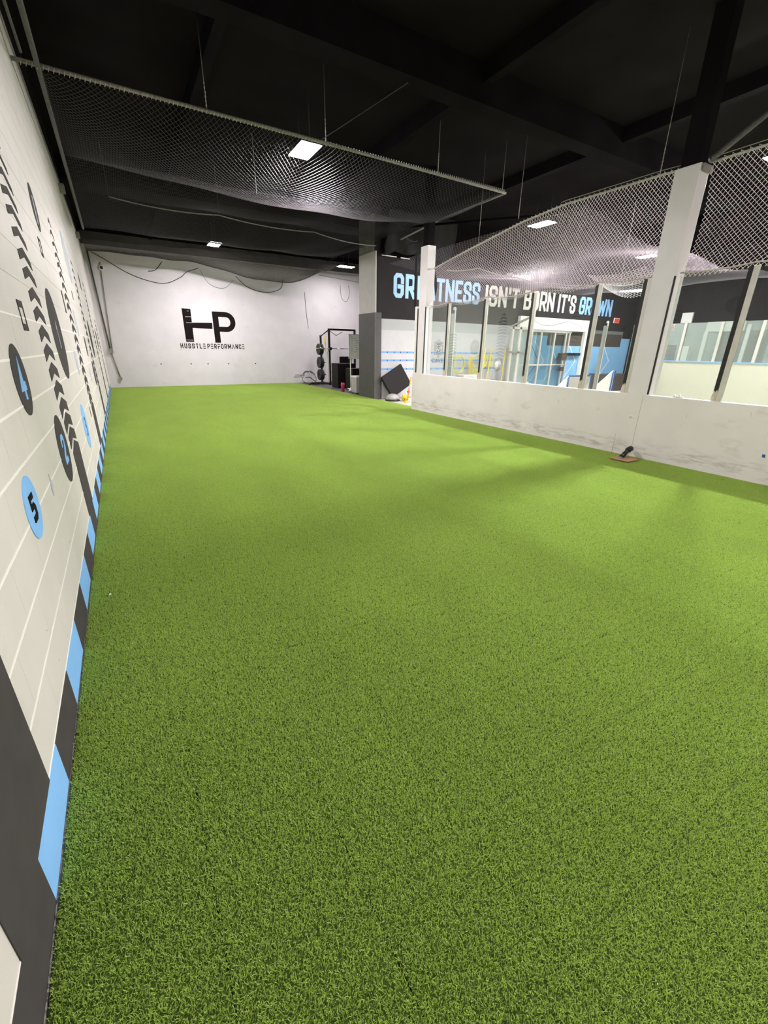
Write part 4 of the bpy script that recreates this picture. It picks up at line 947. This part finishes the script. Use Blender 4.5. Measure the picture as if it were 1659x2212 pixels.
part(MB().box(12.95, 15.6, YD - 0.03, YD - 0.02, 0, 2.2).build('glass_pane', m_glass), dr)
mb = MB(); mb.box(15.1, 15.42, YD - 0.25, YD - 0.05, 1.15, 1.42); mb.box(15.2, 15.4, YD - 0.2, YD - 0.05, 0.75, 0.9); part(mb.build('closer_box', m_brown, bevel=0.01), dr)
# hazy side enclosure left of the doorway
dr2 = sroot('window_4', 'hazy glass enclosure left of the white doorway', (12.2, 11.3, 0))
part(MB().box(11.85, 12.7, 11.30, 11.31, 0.0, 2.25).build('glass_pane', m_glass2), dr2)
for x in (11.8, 12.16): part(MB().box(x, x + 0.08, 11.25, 11.33, 0, 2.25).build('mullion', m_alu), dr2)
part(MB().tube([(11.75, 11.3, 2.25), (12.74, 11.3, 2.62)], 0.035, 4).build('brace', m_pipe), dr2)
part(MB().box(11.75, 12.75, 11.25, 11.33, 1.40, 1.46).build('rail', m_pipe), dr2)
part(MB().box(11.75, 12.75, 11.25, 11.33, 2.18, 2.25).build('rail', m_alu), dr2)
# posts added where the glass seems to mirror the mullions
for x, y, lb in ((7.2, 8.85, 'grey post added for a reflection just right of the far column'), (14.15, 9.36, 'grey post added for a reflection right of the white doorway'), (14.8, 8.68, 'grey post added for a reflection nearest the exit sign')):
    t = thing('reflection_post', lb, 'post', (x, y, 0), 'posts standing in for reflections')
    part(MB().box(x - 0.07, x + 0.03, y - 0.03, y + 0.05, 0.004, 2.30).build('post', mat('dull_alu', (0.30, 0.31, 0.29), 0.5, metal=0.3)), t)
    part(MB().box(x + 0.035, x + 0.06, y - 0.03, y + 0.0, 0.004, 2.40).build('bright_edge', m_wht), t)
    part(MB().lathe([(0.035, 0), (0.045, 0.02), (0.03, 0.06), (0.01, 0.07)], (x + 0.04, y, 2.38), 'z', 12).build('cap', m_wht), t)
# exit signs
def exit_sign(x, y, z, lab, ax='y'):
    t = thing('exit_sign', lab, 'sign', (x, y, z), 'red exit signs')
    if ax == 'y':
        part(MB().box(x - 0.19, x + 0.19, y - 0.05, y, z - 0.10, z + 0.10).build('housing', m_wht, bevel=0.006), t)
        part(MB().box(x - 0.17, x + 0.17, y - 0.055, y - 0.045, z - 0.085, z + 0.085).build('red_face', m_exit), t)
        mb = MB()
        L4 = stroke_poly([(x - .06, z + .05), (x - .12, z + .05), (x - .12, z - .05), (x - .06, z - .05)], .016) + stroke_poly([(x - .12, z), (x - .08, z)], .016) + stroke_poly([(x - .035, z - .045), (x + .015, z + .045)], .016) + stroke_poly([(x - .035, z + .045), (x + .015, z - .045)], .016) + stroke_poly([(x + .045, z - .05), (x + .045, z + .05)], .016) + stroke_poly([(x + .075, z + .05), (x + .135, z + .05)], .016) + stroke_poly([(x + .105, z + .05), (x + .105, z - .05)], .016)
        for p in L4: mb.prism([(q[0], q[1]) for q in p], lambda u, v, d: (u, y - 0.055 - d, v), 0, 0.003)
        part(mb.build('exit_lettering', m_red), t)
    else:
        part(MB().box(x - 0.05, x, y - 0.19, y + 0.19, z - 0.10, z + 0.10).build('housing', m_wht, bevel=0.006), t)
        part(MB().box(x - 0.055, x - 0.045, y - 0.17, y + 0.17, z - 0.085, z + 0.085).build('red_face', m_exit), t)
        mb = MB(); L4 = [stroke_poly([(a * s, b) for a, b in q], .016) for s in (1,) for q in ([(-.06, .05), (-.12, .05), (-.12, -.05), (-.06, -.05)], [(-.12, 0), (-.08, 0)], [(-.035, -.045), (.015, .045)], [(-.035, .045), (.015, -.045)], [(.045, -.05), (.045, .05)], [(.075, .05), (.135, .05)], [(.105, .05), (.105, -.05)])]
        for pp in L4:
            for p in pp: mb.prism([(y - q[0], z + q[1]) for q in p], lambda u, v, d: (x - 0.055 - d, u, v), 0, 0.003)
        part(mb.build('exit_lettering', m_red), t)
exit_sign(18.72, YW, 2.755, 'red exit sign on the black wall below the end of the slogan')
# goals
def goal(x0, y0, wdt, hgt, dep, label, lean=0.0):
    t = thing('mini_goal', label, 'goal', (x0, y0, 0), 'small blue framed goals')
    mb = MB(); mb.tube([(x0, y0, 0.0), (x0, y0, hgt), (x0 + wdt, y0, hgt), (x0 + wdt, y0, 0.0)], 0.035, 8); part(mb.build('front_frame', m_bluep), t)
    mb = MB(); mb.tube([(x0, y0, hgt), (x0 - lean, y0 + dep, 0.02), (x0 + wdt - lean, y0 + dep, 0.02), (x0 + wdt, y0, hgt)], 0.02, 8); part(mb.build('rear_frame', m_wht), t)
    mb = MB(); mb.add([(x0 + .03, y0, hgt - .02), (x0 + wdt - .03, y0, hgt - .02), (x0 + wdt - lean, y0 + dep, 0.03), (x0 - lean, y0 + dep, 0.03)], [(0, 1, 2, 3)])
    mb.add([(x0 + .02, y0, hgt), (x0 + .02, y0, 0.02), (x0 - lean, y0 + dep, 0.03)], [(0, 1, 2)]); mb.add([(x0 + wdt - .02, y0, hgt), (x0 + wdt - .02, y0, 0.02), (x0 + wdt - lean, y0 + dep, 0.03)], [(0, 1, 2)])
    o = mb.build('netting', m_cloth, recalc=False); md = o.modifiers.new('t', 'SOLIDIFY'); md.thickness = 0.01; part(o, t)
goal(13.5, 10.0, 1.25, 0.68, 0.5, 'small blue framed goal in front of the white doorway', 0.3)
goal(15.9, 9.9, 0.12, 0.84, 0.25, 'folded blue and white goal leaning left of the near column', 0.95)
tag(MB().prism([(0, 0), (0.30, 0.0), (0.26, 0.42), (0.02, 0.40)], lambda u, v, d: (12.62 + u, 11.2 + d, 0.3 * 0 + v), 0, 0.05).build('kickboard', m_cloth, bevel=0.01), 'small white panel standing inside the doorway glass', 'panel')
t = thing('equipment_pile', 'dark covered equipment heap beside the folded goal', 'equipment', (17.6, 10.9, 0))
part(MB().prism([(16.3, 0.0), (18.9, 0.0), (18.9, 0.62), (18.4, 0.60), (18.2, 0.66), (17.4, 0.66), (16.9, 0.62), (16.35, 0.68)], lambda u, v, d: (u, 11.2 - d, v), 0, 0.5).build('cover', m_brown, bevel=0.03), t)
# rink boards on the far side
t = sroot('wall_rink_boards', 'cream rink boards with a blue cap rail beyond the glass', (17.0, 4, 0))
part(MB().box(17.0, 17.08, YN, 9.15, 0.0, 1.20).build('board_panels', m_board), t)
part(MB().box(16.98, 17.12, YN, 9.17, 1.20, 1.235).build('cap_rail', m_bcap), t)
part(MB().box(17.03, 17.045, YN, 9.1, 1.235, 2.45).build('glass_pane', m_glass2), t)
for y in (9.05, 8.3, 7.2, 6.1, 5.0): part(MB().box(17.0, 17.07, y - 0.04, y + 0.04, 1.235, 2.45).build('mullion', m_alu), t)
we = struct(MB().box(20.0, 20.4, YN, YW, 0, ZC).build('wall_rink_side', m_farblk), 'far side wall of the neighbouring rink')
def fe(u, v, d): return (20.0 - d, u, v)
decal('grey_lower_paint', [[(YN, 0), (11.9, 0), (11.9, 2.62), (YN, 2.62)]], fe, mat('grey_green_paint', (0.30, 0.33, 0.30), 0.5, var=0.15, vscale=2), we, 0.004)
decal('dark_panel', [[(8.4, 0), (6.9, 0), (6.9, 2.3), (8.4, 2.3)]], fe, m_brown, we, 0.006)
dd = sroot('door_2', 'white door frame on the far side wall seen past the near column', (19.9, 8.1, 0))
part(MB().box(19.9, 19.98, 7.7, 8.95, 2.28, 2.62).build('header', m_wht), dd); part(MB().box(19.9, 19.98, 8.85, 8.98, 0, 2.28).build('jamb', m_wht), dd)
part(MB().box(19.9, 19.98, 7.50, 7.62, 0, 2.5).build('jamb', m_wht), dd)
tag(MB().box(19.9, 19.99, 9.55, 9.95, 2.62, 3.0).build('wall_box', m_wht, bevel=0.01), 'cream box mounted on the far side wall above the exit sign', 'box')
tag(MB().box(19.7, 19.98, 9.3, 9.6, 0.0, 1.75).build('wall_cabinet', m_wht, bevel=0.01), 'pale narrow cabinet below the cream box', 'cabinet')
tag(MB().box(19.4, 19.98, 9.9, 10.9, 0.0, 1.8).build('dark_cabinet', m_brown, bevel=0.02), 'dark cabinet against the far side wall beside the near column', 'cabinet')
exit_sign(19.99, 10.35, 2.50, 'red exit sign seen through the glass right of the near column', 'x')

# ================================================================= turf
def turf():
    T = 0.38; dens = 95000; n = int(T * T * dens)
    rs = np.random.RandomState(3)
    v = []; f = []
    for i in range(n):
        x, y = rs.uniform(-T / 2, T / 2, 2); a = rs.uniform(0, 2 * PI); ln = rs.uniform(0.0065, 0.0135); lean = rs.uniform(0.1, 1.0)
        wd = rs.uniform(0.0006, 0.0012); ca, sa = math.cos(a), math.sin(a); la = rs.uniform(0, 2 * PI)
        # the pile leans a little along +y
        lx = math.cos(la) * math.sin(lean) ; ly = math.sin(la) * math.sin(lean) ; lz = math.cos(lean)
        p0 = (x, y, 0.0); p1 = (x + lx * ln * .45, y + ly * ln * .45, lz * ln * .62); p2 = (x + lx * ln * 1.15, y + ly * ln * 1.15, lz * ln)
        o = len(v)
        v += [(p0[0] - ca * wd, p0[1] - sa * wd, p0[2]), (p0[0] + ca * wd, p0[1] + sa * wd, p0[2]), (p1[0] + ca * wd, p1[1] + sa * wd, p1[2]), (p1[0] - ca * wd, p1[1] - sa * wd, p1[2]),
              (p2[0] + ca * wd * .5, p2[1] + sa * wd * .5, p2[2]), (p2[0] - ca * wd * .5, p2[1] - sa * wd * .5, p2[2])]
        f += [(o, o + 1, o + 2, o + 3), (o + 3, o + 2, o + 4, o + 5)]
    # backing sheet under the pile
    o = len(v); h = T / 2 + 0.002; v += [(-h, -h, -0.004), (h, -h, -0.004), (h, h, -0.004), (-h, h, -0.004)]; f.append((o, o + 1, o + 2, o + 3))
    me = bpy.data.meshes.new('turf'); me.from_pydata(v, [], f); me.materials.append(m_turf); me.materials.append(m_backing)
    me.polygons[len(f) - 1].material_index = 1; me.update()
    ob = bpy.data.objects.new('turf', me); COL.objects.link(ob)
    ng = bpy.data.node_groups.new('turf_tiles', 'GeometryNodeTree')
    ng.interface.new_socket('Geometry', in_out='INPUT', socket_type='NodeSocketGeometry'); ng.interface.new_socket('Geometry', in_out='OUTPUT', socket_type='NodeSocketGeometry')
    N = ng.nodes; Lk = ng.links; gi = N.new('NodeGroupInput'); go = N.new('NodeGroupOutput'); jn = N.new('GeometryNodeJoinGeometry')
    def grid(x0, x1, y0, y1, seed):
        nx = max(1, round((x1 - x0) / T)); ny = max(1, round((y1 - y0) / T)); sx = (x1 - x0) / nx; sy = (y1 - y0) / ny
        g = N.new('GeometryNodeMeshGrid'); g.inputs['Size X'].default_value = sx * (nx - 1) if nx > 1 else 0.0001; g.inputs['Size Y'].default_value = sy * (ny - 1)
        g.inputs['Vertices X'].default_value = nx if nx > 1 else 2; g.inputs['Vertices Y'].default_value = ny
        tr = N.new('GeometryNodeTransform'); tr.inputs['Translation'].default_value = ((x0 + x1) / 2, (y0 + y1) / 2, 0); Lk.new(g.outputs[0], tr.inputs[0])
        ip = N.new('GeometryNodeInstanceOnPoints'); Lk.new(tr.outputs[0], ip.inputs['Points']); Lk.new(gi.outputs[0], ip.inputs['Instance'])
        rv = N.new('FunctionNodeRandomValue'); rv.data_type = 'INT'; rv.inputs[4].default_value = 0; rv.inputs[5].default_value = 3; rv.inputs['Seed'].default_value = seed
        mu = N.new('ShaderNodeMath'); mu.operation = 'MULTIPLY'; mu.inputs[1].default_value = PI / 2
        Lk.new(rv.outputs[2], mu.inputs[0]); cb = N.new('ShaderNodeCombineXYZ'); Lk.new(mu.outputs[0], cb.inputs[2]); Lk.new(cb.outputs[0], ip.inputs['Rotation'])
        Lk.new(ip.outputs[0], jn.inputs[0])
    grid(XL + 0.012, XR - 0.004, YN + 0.05, YB - 0.02, 1)
    grid(XT - T, XT, 9.45, YB - 0.02, 2)
    Lk.new(jn.outputs[0], go.inputs[0])
    md = ob.modifiers.new('tiles', 'NODES'); md.node_group = ng
    return ob
tag(turf(), 'bright green artificial turf covering the whole training floor', 'turf', kind='stuff')
# a little white fleck on the turf
tag(MB().cbox((-0.30, 2.81, 0.022), (0.012, 0.018, 0.004)).build('paper_fleck', m_wht), 'tiny pale fleck on the turf by the left wall', 'litter')
